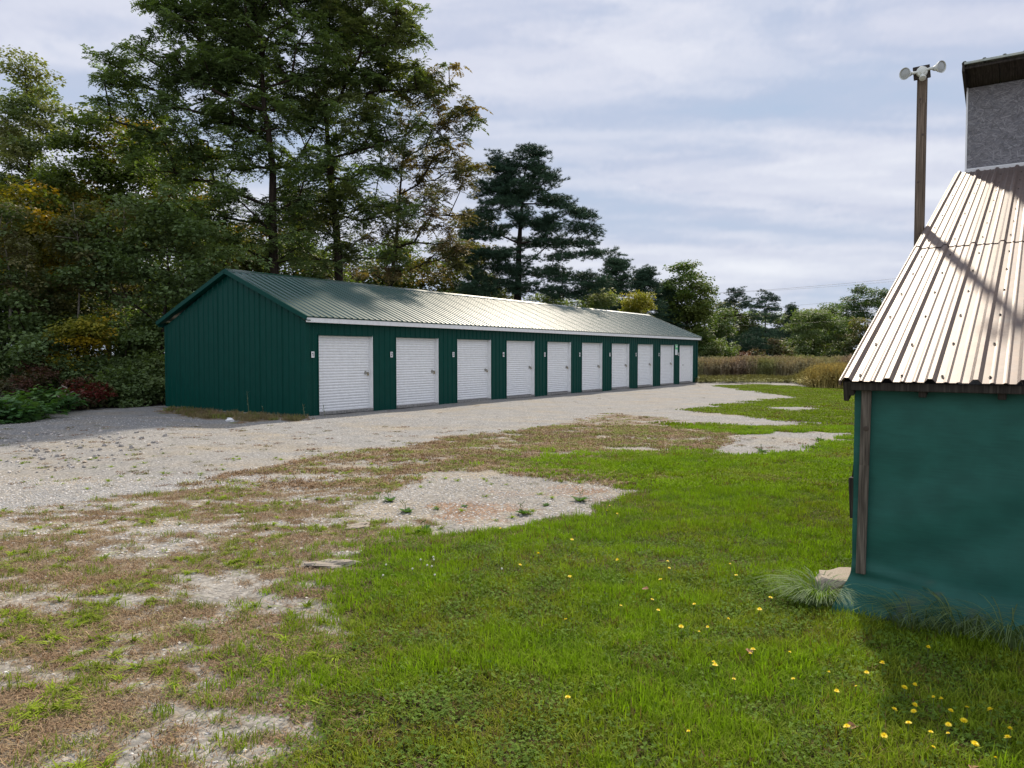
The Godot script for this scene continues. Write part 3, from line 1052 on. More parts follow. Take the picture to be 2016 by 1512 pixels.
# ---------------------------------------------------------------- overhead wires
func build_wires() -> void:
	# poles stand outside the view: one among the pines, one beyond the stand
	var ends := [[1440.0, 572.0, 1765.0, 549.0], [1540.0, 600.0, 1690.0, 589.0], [1390.0, 623.0, 1740.0, 610.0], [1395.0, 640.0, 1717.0, 627.0], [1400.0, 575.0, 1500.0, 569.5]]
	var za := 66.0
	var zb := 56.0
	var tops := []
	for i in ends.size():
		var q: Array = ends[i]
		var fa := func(px): return lerpf(za, zb, (px - 1390.0) / 375.0)
		var a := at_depth(q[0], q[1], fa.call(q[0]))
		var b := at_depth(q[2], q[3], fa.call(q[2]))
		var d := (b - a) / (b.x - a.x)
		var x0 := 7.0
		var x1 := 33.5
		var pts := []
		var rad := []
		for k in 17:
			var xx := lerpf(x0, x1, k / 16.0)
			var s := k / 16.0
			pts.append(a + d * (xx - a.x) + Vector3(0, -0.5 * 4.0 * s * (1.0 - s) + 0.35, 0))
			rad.append(0.007 if i else 0.009)
		var mb := MB.new()
		mb.tube(pts, rad, 5)
		var o := part("overhead_wire", mb.done(), M.black, self)
		tag(o, "thin dark overhead wire strung in front of the far trees", "wire", "overhead wires past the far trees")
		tops.append([pts[0], pts[16]])
	for e in 2:
		var c := Vector3.ZERO
		var hi := 0.0
		for q in tops:
			c += q[e] / tops.size()
			hi = maxf(hi, q[e].y)
		var u := thing("utility_pole", ["utility pole hidden among the pines", "utility pole standing behind the stand"][e], "pole", Vector3(c.x, 0, c.z))
		var mb := MB.new()
		mb.tube([Vector3(0, -0.3, 0), Vector3(0, hi + 0.6, 0)], [0.16, 0.11], 12)
		part("shaft", mb.done(), M.wood_grey, u)
		part("crossarm", boxed(Vector3(0.1, 0.12, 2.2), 0.01, at(0, hi + 0.1, 0)), M.wood_grey, u)

# ---------------------------------------------------------------- trees
func leaf_shape(b: MB, o: Vector3, dir: Vector3, nr: Vector3, len: float, wid: float, fold := 0.25) -> void:
	var side := dir.cross(nr).normalized()
	var t := o + dir * len
	var m := o + dir * len * 0.45
	var l := m + side * wid * 0.5 + nr * wid * fold * 0.5
	var r := m - side * wid * 0.5 + nr * wid * fold * 0.5
	b.tri(o, l, t, (nr - side * fold).normalized())
	b.tri(o, t, r, (nr + side * fold).normalized())

func build_clusters() -> void:
	# sprays of leaves, about a metre across, in several habits
	for v in 3:
		var b := MB.new()
		b.colored = true
		for i in 64:
			var a := rnd(0, TAU)
			var r := sqrt(rng.randf()) * 0.55
			var o := Vector3(cos(a) * r, rnd(-0.16, 0.16) - r * r * 0.3, sin(a) * r)
			var dir := Vector3(cos(a) + rnd(-0.8, 0.8), rnd(-0.7, 0.25), sin(a) + rnd(-0.8, 0.8)).normalized()
			var nr := Vector3(rnd(-0.9, 0.9), 1.0, rnd(-0.9, 0.9))
			nr = (nr - dir * nr.dot(dir)).normalized()
			var s := rnd(0.65, 1.3)
			b.col = Color(1, 1, 1) * rnd(0.72, 1.28)
			leaf_shape(b, o, dir, nr, 0.16 * s, 0.115 * s)
		CL["broad%d" % v] = b.done()
		b = MB.new()
		b.colored = true
		# feathery: leaflets in two rows along drooping stalks
		for i in 13:
			var a := rnd(0, TAU)
			var r0 := rnd(0.0, 0.25)
			var o := Vector3(cos(a) * r0, rnd(-0.16, 0.18), sin(a) * r0)
			var dir := Vector3(cos(a), rnd(-0.5, 0.9), sin(a)).normalized()
			var side := dir.cross(Vector3.UP).normalized()
			var ln := rnd(0.3, 0.5)
			b.col = Color(1, 1, 1) * rnd(0.72, 1.28)
			for k in 7:
				var s := (k + 0.6) / 7.0
				var p := o + dir * ln * s + Vector3(0, -0.16 * s * s, 0)
				for w in [-1.0, 1.0]:
					var ld: Vector3 = (side * w + dir * 0.5 + Vector3(0, rnd(-0.4, 0.1), 0)).normalized()
					var nr := Vector3(rnd(-0.8, 0.8), 1.0, rnd(-0.8, 0.8))
					nr = (nr - ld * nr.dot(ld)).normalized()
					leaf_shape(b, p, ld, nr, rnd(0.11, 0.16), 0.065)
		CL["fine%d" % v] = b.done()
		b = MB.new()
		b.colored = true
		# pine: needle fans on upswept shoots
		for i in 16:
			var a := rnd(0, TAU)
			var r0 := sqrt(rng.randf()) * 0.42
			var o := Vector3(cos(a) * r0, rnd(-0.09, 0.08), sin(a) * r0)
			b.col = Color(1, 1, 1) * rnd(0.7, 1.3)
			for k in 15:
				var d := Vector3(rnd(-1, 1) + cos(a) * 0.5, rnd(-0.25, 1.0), rnd(-1, 1) + sin(a) * 0.5).normalized()
				var sd := d.cross(Vector3(rnd(-1, 1), rnd(-1, 1), rnd(-1, 1))).normalized() * 0.011
				var ln := rnd(0.13, 0.22)
				b.tri(o - sd, o + sd, o + d * ln, sd.cross(d).normalized())
		CL["pine%d" % v] = b.done()
		b = MB.new()
		b.colored = true
		# large soft leaves of low plants
		for i in 15:
			var a := rnd(0, TAU)
			var r := sqrt(rng.randf()) * 0.4
			var o := Vector3(cos(a) * r * 0.7, rnd(-0.12, 0.14), sin(a) * r * 0.7)
			var dir := Vector3(cos(a) + rnd(-0.6, 0.6), rnd(-0.5, 0.2), sin(a) + rnd(-0.6, 0.6)).normalized()
			var nr := Vector3(rnd(-0.5, 0.5), 1.0, rnd(-0.5, 0.5))
			nr = (nr - dir * nr.dot(dir)).normalized()
			var s := rnd(0.7, 1.25)
			b.col = Color(1, 1, 1) * rnd(0.75, 1.25)
			leaf_shape(b, o, dir, nr, 0.24 * s, 0.19 * s, 0.2)
		CL["large%d" % v] = b.done()

# One tree. s: trunk (pixels, from the foot up), depth (metres), r (trunk radius), lobes (pixels: x, y, half width, half height),
# leaf, scale, colors, bark, dens (twigs per cubic metre), per (sprays per twig)
func tree(called: String, label: String, group: String, s: Dictionary, category := "tree") -> Node3D:
	var depth: float = s.depth
	var tp: Array = s.trunk
	var base := at_depth(tp[0][0], 698, depth)
	base.y = height(base.x, base.z) - 0.05
	var t := thing(called, label, category, base, 0.0, group)
	var pos := PackedVector3Array([Vector3.ZERO])
	var par := PackedInt32Array([-1])
	var plen := PackedFloat32Array([0.0])
	var rad := PackedFloat32Array([s.r])
	# trunk
	var way := [Vector3.ZERO]
	for i in range(0, tp.size()):
		var q := at_depth(tp[i][0], tp[i][1], depth) - base
		if i == 0 and q.y < 0.3: continue
		q.z += rnd(-0.2, 0.2) * minf(1.0, q.y * 0.1)
		way.append(q)
	var tot := 0.0
	for i in way.size() - 1:
		tot += way[i].distance_to(way[i + 1])
	var run := 0.0
	var trunk_pts := [Vector3.ZERO]
	var trunk_rad := [s.r * 1.25]
	for i in way.size() - 1:
		var seg: float = way[i].distance_to(way[i + 1])
		var n := maxi(1, int(seg / 0.7))
		for k in n:
			var q: Vector3 = way[i].lerp(way[i + 1], (k + 1.0) / n)
			run += seg / n
			q += Vector3(rnd(-1, 1), 0, rnd(-1, 1)) * 0.03
			var rr: float = s.r * pow(maxf(0.0, 1.0 - run / tot * 0.95), 1.15)
			pos.append(q); par.append(pos.size() - 2); plen.append(run * 0.35); rad.append(rr)
			trunk_pts.append(q); trunk_rad.append(maxf(rr, 0.012))
	var first := pos.size()
	# twigs wanted inside the crown's lobes
	var want := []
	var dens: float = s.get("dens", 0.6)
	for l in s.lobes:
		var c := at_depth(l[0], l[1], depth) - base
		var rx: float = l[2] * depth / F
		var ry: float = l[3] * depth / F
		var rz := minf(rx, ry * 2.0) * 0.9 + 0.15
		c.z += rnd(-0.35, 0.35) * rz
		var n := clampi(int(4.19 * rx * ry * rz * dens), 6, 160)
		for k in n:
			var d := Vector3(rnd(-1, 1), rnd(-1, 1), rnd(-1, 1))
			while d.length() > 1.0:
				d = Vector3(rnd(-1, 1), rnd(-1, 1), rnd(-1, 1))
			d = d.normalized() * pow(d.length(), 0.7)
			var q := c + Vector3(d.x * rx, d.y * ry, d.z * rz)
			if q.y > float(s.get("low", 0.25)):
				want.append(q)
	var foot := Vector3(0, (way[-1] as Vector3).y * 0.45, 0)
	want.sort_custom(func(a, b): return a.distance_squared_to(foot) < b.distance_squared_to(foot))
	var tips := []
	var droop: float = s.get("droop", 0.9)
	for q in want:
		var best := 1e9
		var bi := 0
		for j in pos.size():
			var d: Vector3 = q - pos[j]
			var cost := d.length() + plen[j] * 0.30 + droop * maxf(0.0, -d.y)
			if cost < best:
				best = cost
				bi = j
		var from := pos[bi]
		var dist := from.distance_to(q)
		var n := clampi(int(dist / 0.9), 1, 8)
		var last := bi
		for k in n:
			var u := (k + 1.0) / n
			var p := from.lerp(q, u) + Vector3(rnd(-1, 1), rnd(-0.6, 0.6), rnd(-1, 1)) * 0.06 * (1.0 if u < 1.0 else 0.0) + Vector3(0, sin(u * PI) * dist * 0.07, 0)
			pos.append(p); par.append(last); plen.append(plen[last] + dist / n); rad.append(0.0)
			last = pos.size() - 1
			if n > 2 and k > n / 2 and k < n - 1:
				tips.append(p)
		tips.append(q)
	# girth of the limbs from what they carry
	var area := PackedFloat32Array()
	area.resize(pos.size())
	for j in range(pos.size() - 1, first - 1, -1):
		if area[j] == 0.0: area[j] = pow(float(s.get("girth", 0.014)), 2.3)
		rad[j] = pow(area[j], 1.0 / 2.3)
		area[par[j]] += area[j]
	var b := MB.new()
	var sides := 10 if depth < 36.0 else 7
	b.tube(trunk_pts, trunk_rad, sides, false)
	for j in range(first, pos.size()):
		var r1 := rad[j]
		var p := par[j]
		var r0 := minf(rad[p], maxf(r1 * 1.5, r1 + 0.004)) if p >= first else minf(rad[p] * 0.8, r1 * 1.6)
		if r1 * F / depth < 0.55 and r1 < 0.02: continue
		b.tube([pos[p], pos[j]], [r0, r1], 5 if r1 > 0.04 else 4, false)
	part("trunk", b.done(), s.get("bark", M.bark), t)
	# foliage
	var cols: Array = s.colors
	var per: float = s.get("per", 5.0)
	var sc: float = s.get("scale", 1.0)
	var spread: float = s.get("spread", 0.55)
	var packs := [Copies.new(), Copies.new(), Copies.new()]
	var hue := noise(FastNoiseLite.new(), int(depth * 10) + int(tp[0][0]), 0.35, 2)
	for q in tips:
		var n := int(per) + (1 if rng.randf() < per - int(per) else 0)
		for k in n:
			var o: Vector3 = q + Vector3(rnd(-1, 1), rnd(-0.55, 0.55), rnd(-1, 1)) * spread * sc * (1.0 if k else 0.3)
			var ci := clampf((hue.get_noise_3dv(o) * 1.3 + 0.5) * cols.size() + rnd(-0.6, 0.6), 0.0, cols.size() - 0.01)
			var c: Color = cols[int(ci)]
			c = c * rnd(0.75, 1.3)
			var bs := Basis.from_euler(Vector3(rnd(-0.35, 0.35), rnd(0, TAU), rnd(-0.35, 0.35))).scaled(Vector3.ONE * sc * rnd(0.7, 1.25))
			packs[rng.randi() % 3].add(Transform3D(bs, o), c)
	for v in 3:
		if packs[v].count == 0: continue
		var m: MultiMeshInstance3D = packs[v].node(CL[s.leaf + str(v)], M.needle if s.leaf == "pine" else M.leaf)
		m.name = "crown"
		m.set_meta("kind", "stuff")
		t.add_child(m, true)
	return t

# a conifer's tiers from its top, foot and half width in pixels
func tiers(x: float, top: float, low: float, half: float, n: int, gap := 0.3) -> Array:
	var o := []
	for k in n:
		var u := (k + 0.5) / n
		var y := lerpf(top, low, u)
		var w := half * (0.18 + 0.82 * pow(u, 0.8)) * rnd(0.75, 1.1)
		var h := (low - top) / n * gap
		o.append([x - w * 0.5 + rnd(-2, 2), y + rnd(-h, h), w * 0.55, h])
		o.append([x + w * 0.5 + rnd(-2, 2), y + rnd(-h, h), w * 0.55, h])
	o.append([x, top + 4, half * 0.1 + 2, 6])
	return o

const GREEN := [Color(0.125, 0.185, 0.075), Color(0.142, 0.205, 0.080), Color(0.158, 0.220, 0.084)]
const OLIVE := [Color(0.123, 0.142, 0.059), Color(0.166, 0.169, 0.069), Color(0.185, 0.166, 0.077), Color(0.115, 0.161, 0.065)]
const RUSSET := [Color(0.132, 0.136, 0.062), Color(0.185, 0.155, 0.078), Color(0.213, 0.153, 0.087), Color(0.114, 0.150, 0.067)]
const GOLD := [Color(0.169, 0.186, 0.030), Color(0.338, 0.270, 0.027), Color(0.405, 0.254, 0.024), Color(0.135, 0.169, 0.034)]
const PALE := [Color(0.171, 0.225, 0.102), Color(0.215, 0.269, 0.125), Color(0.264, 0.281, 0.126)]
const PINE := [Color(0.042, 0.085, 0.052), Color(0.050, 0.098, 0.058), Color(0.058, 0.110, 0.062)]
const RED := [Color(0.10, 0.035, 0.025), Color(0.07, 0.035, 0.022), Color(0.05, 0.045, 0.02)]

func landmark(px: float) -> String:
	for q in [[20, "beyond the leaning birch"], [95, "below the poplar"], [160, "among the birches"], [235, "behind the dense maple"], [330, "behind the golden maple"], [430, "behind the dark layered maple"], [520, "behind the gable ridge"], [600, "by the tall tree's trunk"], [680, "by the forked trunk"], [760, "by the brownish ash"], [880, "under the brownish ash"], [980, "beside the big pine"], [1395, "by the round hardwood"], [1435, "below the thin far pine"], [1485, "behind the red-leaved shrub"], [1515, "under the open pine"], [1540, "over the yellow-green shrub"], [1570, "under the pointed conifer"], [1625, "by the dark hardwood"], [1665, "by the olive rounded tree"], [3000, "behind the stand"]]:
		if px < q[0]: return q[1]
	return ""

func build_forest() -> void:
	# the three big trees behind the storage row
	tree("locust_tree", "tall spreading green tree whose dark trunk rises behind the gable end", "", {
		trunk = [[542, 700], [540, 520], [536, 420], [537, 330], [524, 220], [515, 120], [500, 20], [495, -90]], depth = 29.0, r = 0.27, leaf = "fine", scale = 0.95, per = 2.3, dens = 1.7, girth = 0.021, colors = GREEN,
		lobes = [[300, 160, 95, 42], [255, 240, 75, 36], [390, 110, 110, 55], [345, 55, 60, 40], [430, 40, 100, 60], [520, 20, 110, 70], [470, 150, 110, 60], [590, 110, 80, 60], [350, 215, 105, 40], [430, 270, 110, 42], [300, 300, 90, 34], [560, 230, 70, 50], [385, 345, 95, 34], [470, 400, 100, 36], [590, 330, 60, 45], [560, 420, 70, 36], [420, 470, 80, 32], [540, -70, 120, 60], [430, -60, 90, 50], [235, 170, 30, 18], [330, 15, 30, 16], [500, 310, 60, 36], [440, 330, 70, 34], [350, 400, 90, 30], [500, 470, 70, 30], [560, 490, 60, 30], [390, 430, 70, 28], [470, 215, 80, 40]]})
	tree("locust_tree", "tall green tree with forked reddish trunk behind the storage roof", "", {
		trunk = [[668, 700], [668, 560], [664, 470], [655, 400], [648, 300], [640, 180], [650, 60], [655, -60]], depth = 31.0, r = 0.25, leaf = "fine", scale = 0.95, per = 2.3, dens = 1.7, girth = 0.021, colors = [Color(0.13, 0.19, 0.078), Color(0.15, 0.215, 0.082), Color(0.165, 0.20, 0.078)],
		lobes = [[660, 20, 90, 60], [740, 60, 80, 50], [800, 100, 50, 45], [700, 120, 90, 50], [770, 165, 75, 42], [640, 190, 80, 45], [690, 240, 90, 45], [760, 250, 70, 40], [600, 290, 60, 36], [670, 320, 85, 36], [720, 380, 70, 36], [625, 380, 60, 32], [690, 440, 75, 30], [610, 470, 60, 32], [720, 500, 70, 28], [790, 40, 40, 30], [700, -60, 110, 60], [600, -80, 90, 50], [650, 400, 60, 30], [750, 320, 60, 32], [760, 430, 60, 28], [640, 510, 60, 26], [580, 370, 50, 30], [700, 180, 60, 34]]})
	tree("ash_tree", "slimmer tree with brownish thinning leaves between the tall trees and pine", "", {
		trunk = [[765, 700], [770, 560], [782, 450], [790, 350], [800, 260], [815, 180]], depth = 33.0, r = 0.15, leaf = "fine", scale = 0.9, per = 2.1, dens = 1.8, girth = 0.018, colors = RUSSET,
		lobes = [[850, 160, 55, 35], [890, 200, 45, 35], [830, 220, 65, 38], [900, 260, 42, 36], [850, 290, 65, 36], [905, 330, 38, 32], [800, 330, 55, 34], [865, 370, 55, 30], [800, 410, 60, 32], [880, 430, 48, 28], [830, 480, 65, 28], [890, 500, 36, 24], [770, 470, 50, 28], [860, 540, 60, 26], [785, 545, 60, 24]]})
	# wood to the left of the building
	tree("poplar_tree", "pale green poplar whose tip stands above the yellow maples", "", {
		trunk = [[62, 700], [60, 420], [58, 250], [52, 120]], depth = 36.0, r = 0.2, leaf = "broad", scale = 0.85, per = 4.2, dens = 1.8, colors = PALE,
		lobes = [[48, 125, 26, 34], [30, 180, 45, 36], [80, 200, 45, 36], [50, 250, 65, 40], [100, 280, 45, 34], [10, 290, 50, 40], [70, 330, 75, 42], [120, 360, 45, 36], [10, 390, 60, 40]]})
	tree("maple_tree", "maple with yellow-green leaves below the poplar at the wood's edge", "", {
		trunk = [[95, 700], [92, 560], [85, 450]], depth = 27.5, r = 0.12, leaf = "broad", scale = 0.9, per = 4.4, dens = 2.0, colors = GOLD,
		lobes = [[40, 400, 60, 34], [100, 420, 60, 34], [20, 455, 50, 34], [80, 470, 75, 34], [140, 480, 45, 30], [40, 520, 70, 30], [120, 535, 60, 28], [0, 570, 60, 30]]})
	tree("maple_tree", "dense green maple touched with gold behind the dark layered tree", "", {
		trunk = [[215, 700], [210, 520], [205, 380], [200, 290]], depth = 31.0, r = 0.14, leaf = "broad", scale = 0.9, per = 4.8, dens = 1.8, colors = [Color(0.095, 0.14, 0.035), Color(0.12, 0.165, 0.04), Color(0.16, 0.17, 0.035), Color(0.24, 0.19, 0.03)],
		lobes = [[180, 260, 45, 30], [150, 310, 60, 36], [220, 300, 60, 36], [250, 350, 60, 36], [170, 370, 75, 38], [130, 400, 50, 34], [230, 410, 70, 34], [180, 450, 80, 32]]})
	tree("maple_tree", "golden maple showing between darker crowns beside the tall tree", "", {
		trunk = [[300, 700], [295, 500], [285, 350]], depth = 39.0, r = 0.16, leaf = "broad", scale = 0.95, per = 4.6, dens = 1.5, colors = GOLD,
		lobes = [[265, 265, 45, 28], [310, 290, 45, 28], [345, 340, 55, 36], [280, 330, 55, 32], [370, 390, 55, 36], [310, 400, 65, 36], [400, 320, 35, 26], [280, 470, 70, 36], [390, 470, 50, 36]]})
	tree("maple_tree", "dark layered maple leaning over the yard beside the gable end", "", {
		trunk = [[318, 720], [322, 640], [330, 540], [322, 440]], depth = 26.0, r = 0.11, leaf = "broad", scale = 0.85, per = 3.8, dens = 1.9, colors = GREEN, droop = 0.5,
		lobes = [[330, 400, 75, 22], [270, 430, 75, 20], [380, 440, 70, 20], [220, 470, 80, 20], [320, 475, 90, 20], [410, 490, 60, 20], [260, 515, 95, 20], [360, 530, 90, 20], [190, 545, 70, 20], [310, 570, 95, 20], [240, 600, 90, 20], [380, 590, 60, 18], [300, 640, 60, 18], [180, 630, 70, 18]]})
	var left_trunks := [[18, 25.0], [128, 28.5], [152, 26.0], [238, 27.5]]
	for i in 4:
		var x: float = left_trunks[i][0]
		var z: float = left_trunks[i][1]
		tree("birch_tree", ["leaning birch with whitish trunk rising out of the brush", "slender birch with pale trunk behind the red brush", "slender birch with pale bark beside the yellow sapling", "thin birch close to the dark layered maple"][i], "", {
			trunk = [[x + (22 if i == 0 else 0), 770], [x, 640], [x + rnd(-6, 6), 560], [x + rnd(-8, 8), 470], [x + rnd(-8, 8), 400]], depth = z, r = 0.065 if i else 0.085, leaf = "broad", scale = 0.7, per = 3.6, dens = 1.6, colors = OLIVE, bark = M.bark_birch,
			lobes = [[x, 420, 40, 30], [x - 20, 470, 36, 24], [x + 25, 500, 36, 24], [x, 545, 40, 22]]})
	tree("sapling", "maple sapling with bright yellow leaves at the wood's edge", "", {
		trunk = [[150, 770], [152, 700], [155, 640]], depth = 24.3, r = 0.035, leaf = "broad", scale = 0.6, per = 4.0, dens = 3.0, colors = [Color(0.28, 0.24, 0.02), Color(0.38, 0.27, 0.02), Color(0.2, 0.2, 0.025)],
		lobes = [[130, 655, 30, 12], [165, 670, 30, 12], [140, 695, 34, 12], [175, 640, 24, 10], [150, 720, 20, 8]]})
	# understory between the trunks
	var under := [[30, 610, 90, 44, 25.5, 0], [110, 590, 70, 40, 27.0, 1], [60, 690, 80, 36, 24.2, 0], [240, 690, 80, 40, 25.0, 0], [300, 720, 50, 40, 24.6, 2], [200, 745, 70, 30, 24.0, 2], [180, 600, 80, 44, 28.5, 1], [275, 640, 60, 34, 26.5, 0], [-60, 640, 90, 60, 25.5, 0], [-40, 520, 80, 60, 28.0, 1]]
	for i in under.size():
		var q: Array = under[i]
		tree("understory_tree", ["green leafy", "olive leafy", "dense"][q[5]] + " understory tree at the wood's edge " + landmark(q[0]), "understory of the wood", {
			trunk = [[q[0], 780], [q[0] + rnd(-8, 8), q[1]]], depth = q[4], r = 0.05, leaf = "broad", scale = 0.75, per = 5.0, dens = 2.2, colors = [GREEN, OLIVE, GREEN][q[5]],
			lobes = [[q[0], q[1], q[2], q[3]], [q[0] - q[2] * 0.5, q[1] + q[3] * 0.8, q[2] * 0.7, q[3] * 0.6], [q[0] + q[2] * 0.5, q[1] + q[3] * 0.8, q[2] * 0.7, q[3] * 0.6], [q[0], q[1] + q[3] * 1.5, q[2] * 0.8, q[3] * 0.6]]})
	# trees farther back that close the view under the tall crowns
	var back := [[-40, 400, 90, 70, 44, 0], [70, 470, 90, 70, 43, 1], [170, 500, 90, 60, 42, 0], [250, 540, 80, 60, 40, 3], [360, 560, 90, 70, 40, 0], [450, 520, 70, 60, 42, 1], [500, 480, 60, 50, 46, 2], [585, 510, 60, 50, 43, 0], [640, 540, 60, 44, 45, 3], [700, 560, 70, 44, 44, 1], [760, 520, 60, 50, 47, 0], [830, 560, 60, 50, 46, 2], [900, 540, 50, 60, 48, 1], [930, 470, 36, 50, 50, 3], [955, 590, 60, 36, 49, 1], [400, 430, 50, 50, 47, 0], [120, 400, 60, 50, 46, 1], [600, 400, 45, 40, 50, 3], [560, 590, 90, 40, 38, 0], [450, 610, 60, 50, 36, 0], [860, 610, 90, 30, 44, 0]]
	for i in back.size():
		var q: Array = back[i]
		tree("woodland_tree", ["green", "olive", "gold-leaved", "russet"][q[5]] + (" tall" if q[1] < 480 else "") + " tree deeper in the wood " + landmark(q[0]), "trees deeper in the wood", {
			trunk = [[q[0], 700], [q[0] + rnd(-10, 10), q[1] + 20], [q[0] + rnd(-12, 12), q[1] - q[3] * 0.6]], depth = float(q[4]), r = 0.14, leaf = "broad", scale = 1.1, per = 4.2, dens = 0.9, colors = [GREEN, OLIVE, GOLD, RUSSET][q[5]],
			lobes = [[q[0], q[1], q[2], q[3]], [q[0] - q[2] * 0.4, q[1] + q[3] * 0.9, q[2] * 0.8, q[3] * 0.7], [q[0] + q[2] * 0.4, q[1] + q[3] * 0.9, q[2] * 0.8, q[3] * 0.7], [q[0], q[1] + q[3] * 1.8, q[2], q[3] * 0.7]]})
	# the white pine
	tree("pine_tree", "big dark pine with flat tiers of needles behind the middle of the roof", "", {
		trunk = [[1018, 700], [1020, 560], [1023, 480], [1028, 400], [1036, 320], [1042, 292]], depth = 43.0, r = 0.36, leaf = "pine", scale = 0.9, per = 5.5, dens = 6.5, spread = 0.40, colors = PINE, bark = M.bark_pine, droop = 0.25,
		lobes = [[1045, 302, 30, 14], [1035, 325, 42, 14], [970, 318, 18, 16], [990, 340, 40, 14], [1070, 340, 36, 12], [1010, 368, 58, 15], [1072, 358, 30, 10], [960, 372, 30, 14], [1050, 392, 48, 14], [1105, 398, 36, 12], [980, 405, 42, 14], [1120, 425, 50, 13], [1045, 430, 50, 14], [940, 425, 36, 14], [1095, 448, 46, 11], [1155, 452, 38, 10], [980, 450, 45, 13], [1060, 472, 60, 12], [930, 468, 32, 12], [1140, 478, 30, 8], [980, 500, 62, 13], [1085, 502, 40, 10], [1165, 500, 42, 7], [925, 505, 30, 12], [1040, 530, 74, 13], [950, 540, 50, 13], [1105, 540, 60, 12], [1160, 556, 36, 12], [1010, 565, 70, 12], [1120, 575, 60, 12], [935, 575, 45, 13]]})
	tree("sapling", "light green young tree under the pine's far branches", "", {
		trunk = [[1130, 700], [1135, 600]], depth = 47.0, r = 0.06, leaf = "broad", scale = 0.9, per = 4.0, dens = 1.8, colors = PALE,
		lobes = [[1110, 600, 40, 16], [1165, 592, 36, 18], [1190, 585, 18, 14], [1140, 620, 60, 18], [1080, 585, 26, 14]]})
	tree("sapling", "small bright yellow tree just behind the far end of the roof", "", {
		trunk = [[1252, 700], [1252, 610]], depth = 52.0, r = 0.06, leaf = "broad", scale = 0.75, per = 5.0, dens = 2.0, colors = [Color(0.30, 0.29, 0.05), Color(0.36, 0.32, 0.05), Color(0.26, 0.27, 0.05)],
		lobes = [[1252, 592, 17, 11], [1240, 604, 16, 10], [1264, 606, 16, 11], [1250, 622, 26, 12]]})
	# conifers and hardwoods beyond the far end
	for q in [[1212, 512, 640, 44, 58.0, "bushy pine beside the big dark pine"], [1268, 532, 660, 40, 62.0, "bushy pine behind the small yellow tree"], [1310, 560, 680, 36, 66.0, "pine between the yellow tree and the tall round hardwood"], [1180, 560, 650, 36, 60.0, "dark young pine under the big pine's far branches"]]:
		tree("pine_tree", q[5], "", {trunk = [[q[0], 710], [q[0], q[1]]], depth = q[4], r = 0.16, leaf = "pine", scale = 0.95, per = 4.5, dens = 3.2, colors = PINE, bark = M.bark_pine, droop = 0.3, lobes = tiers(q[0], q[1], q[2], q[3], 9, 0.42)})
	tree("hardwood_tree", "round-topped green hardwood standing above the storage row's far end", "", {
		trunk = [[1352, 710], [1352, 620], [1350, 545]], depth = 66.0, r = 0.2, leaf = "broad", scale = 1.15, per = 4.4, dens = 1.5, colors = [Color(0.10, 0.16, 0.045), Color(0.125, 0.185, 0.05), Color(0.16, 0.2, 0.055)],
		lobes = [[1340, 535, 24, 16], [1362, 548, 28, 20], [1330, 570, 30, 22], [1375, 580, 26, 20], [1350, 600, 46, 22], [1325, 625, 36, 24], [1375, 630, 34, 24], [1350, 660, 50, 24]]})
	tree("pine_tree", "thin far pine with a tufted lopsided top above the weeds", "", {trunk = [[1442, 720], [1444, 640], [1450, 568]], depth = 78.0, r = 0.13, leaf = "pine", scale = 0.8, per = 4.0, dens = 3.0, colors = PINE, bark = M.bark_pine, droop = 0.3,
		lobes = [[1450, 572, 11, 6], [1445, 582, 16, 6], [1460, 592, 18, 6], [1436, 596, 14, 6], [1468, 602, 10, 6], [1430, 610, 12, 5]]})
	tree("pine_tree", "far pine with upswept open branches among the background trees", "", {trunk = [[1507, 720], [1507, 640], [1506, 580]], depth = 76.0, r = 0.13, leaf = "pine", scale = 0.75, per = 4.0, dens = 3.0, colors = PINE, bark = M.bark_pine, droop = 1.2,
		lobes = [[1506, 582, 12, 7], [1496, 592, 12, 6], [1518, 594, 12, 6], [1490, 604, 12, 6], [1524, 608, 12, 6], [1506, 606, 22, 8], [1500, 622, 24, 7], [1520, 624, 16, 6]]})
	tree("spruce_tree", "small pointed far conifer between open pine and dark hardwood", "", {trunk = [[1561, 720], [1561, 604]], depth = 80.0, r = 0.1, leaf = "pine", scale = 0.7, per = 3.5, dens = 3.0, colors = PINE, bark = M.bark_pine, droop = 0.3, lobes = tiers(1561, 602, 660, 18, 6, 0.3)})
	tree("hardwood_tree", "dark hardwood with a plain trunk in front of the far wood", "", {
		trunk = [[1602, 730], [1602, 680], [1604, 640]], depth = 64.0, r = 0.12, leaf = "broad", scale = 0.85, per = 4.4, dens = 2.0, colors = GREEN,
		lobes = [[1590, 625, 22, 10], [1620, 622, 26, 10], [1605, 640, 40, 12], [1575, 650, 24, 12], [1640, 640, 22, 10], [1600, 665, 44, 14], [1635, 672, 30, 14], [1575, 682, 28, 14], [1620, 695, 34, 12]]})
	tree("hardwood_tree", "tall airy hardwood beside the stand's roof edge", "", {
		trunk = [[1702, 720], [1704, 650], [1700, 590]], depth = 68.0, r = 0.16, leaf = "broad", scale = 0.9, per = 4.0, dens = 1.8, colors = [Color(0.085, 0.14, 0.06), Color(0.10, 0.16, 0.06)],
		lobes = [[1705, 572, 22, 10], [1730, 582, 24, 12], [1690, 590, 22, 10], [1720, 602, 36, 13], [1680, 612, 24, 11], [1750, 610, 26, 14], [1705, 628, 40, 13], [1670, 640, 20, 10], [1745, 640, 30, 16]]})
	tree("hardwood_tree", "olive rounded tree in front of the airy hardwood", "", {
		trunk = [[1690, 725], [1690, 660]], depth = 62.0, r = 0.12, leaf = "broad", scale = 0.9, per = 4.6, dens = 2.0, colors = OLIVE,
		lobes = [[1685, 645, 24, 14], [1672, 670, 24, 16], [1705, 668, 26, 18], [1685, 695, 34, 18], [1650, 705, 20, 12]]})
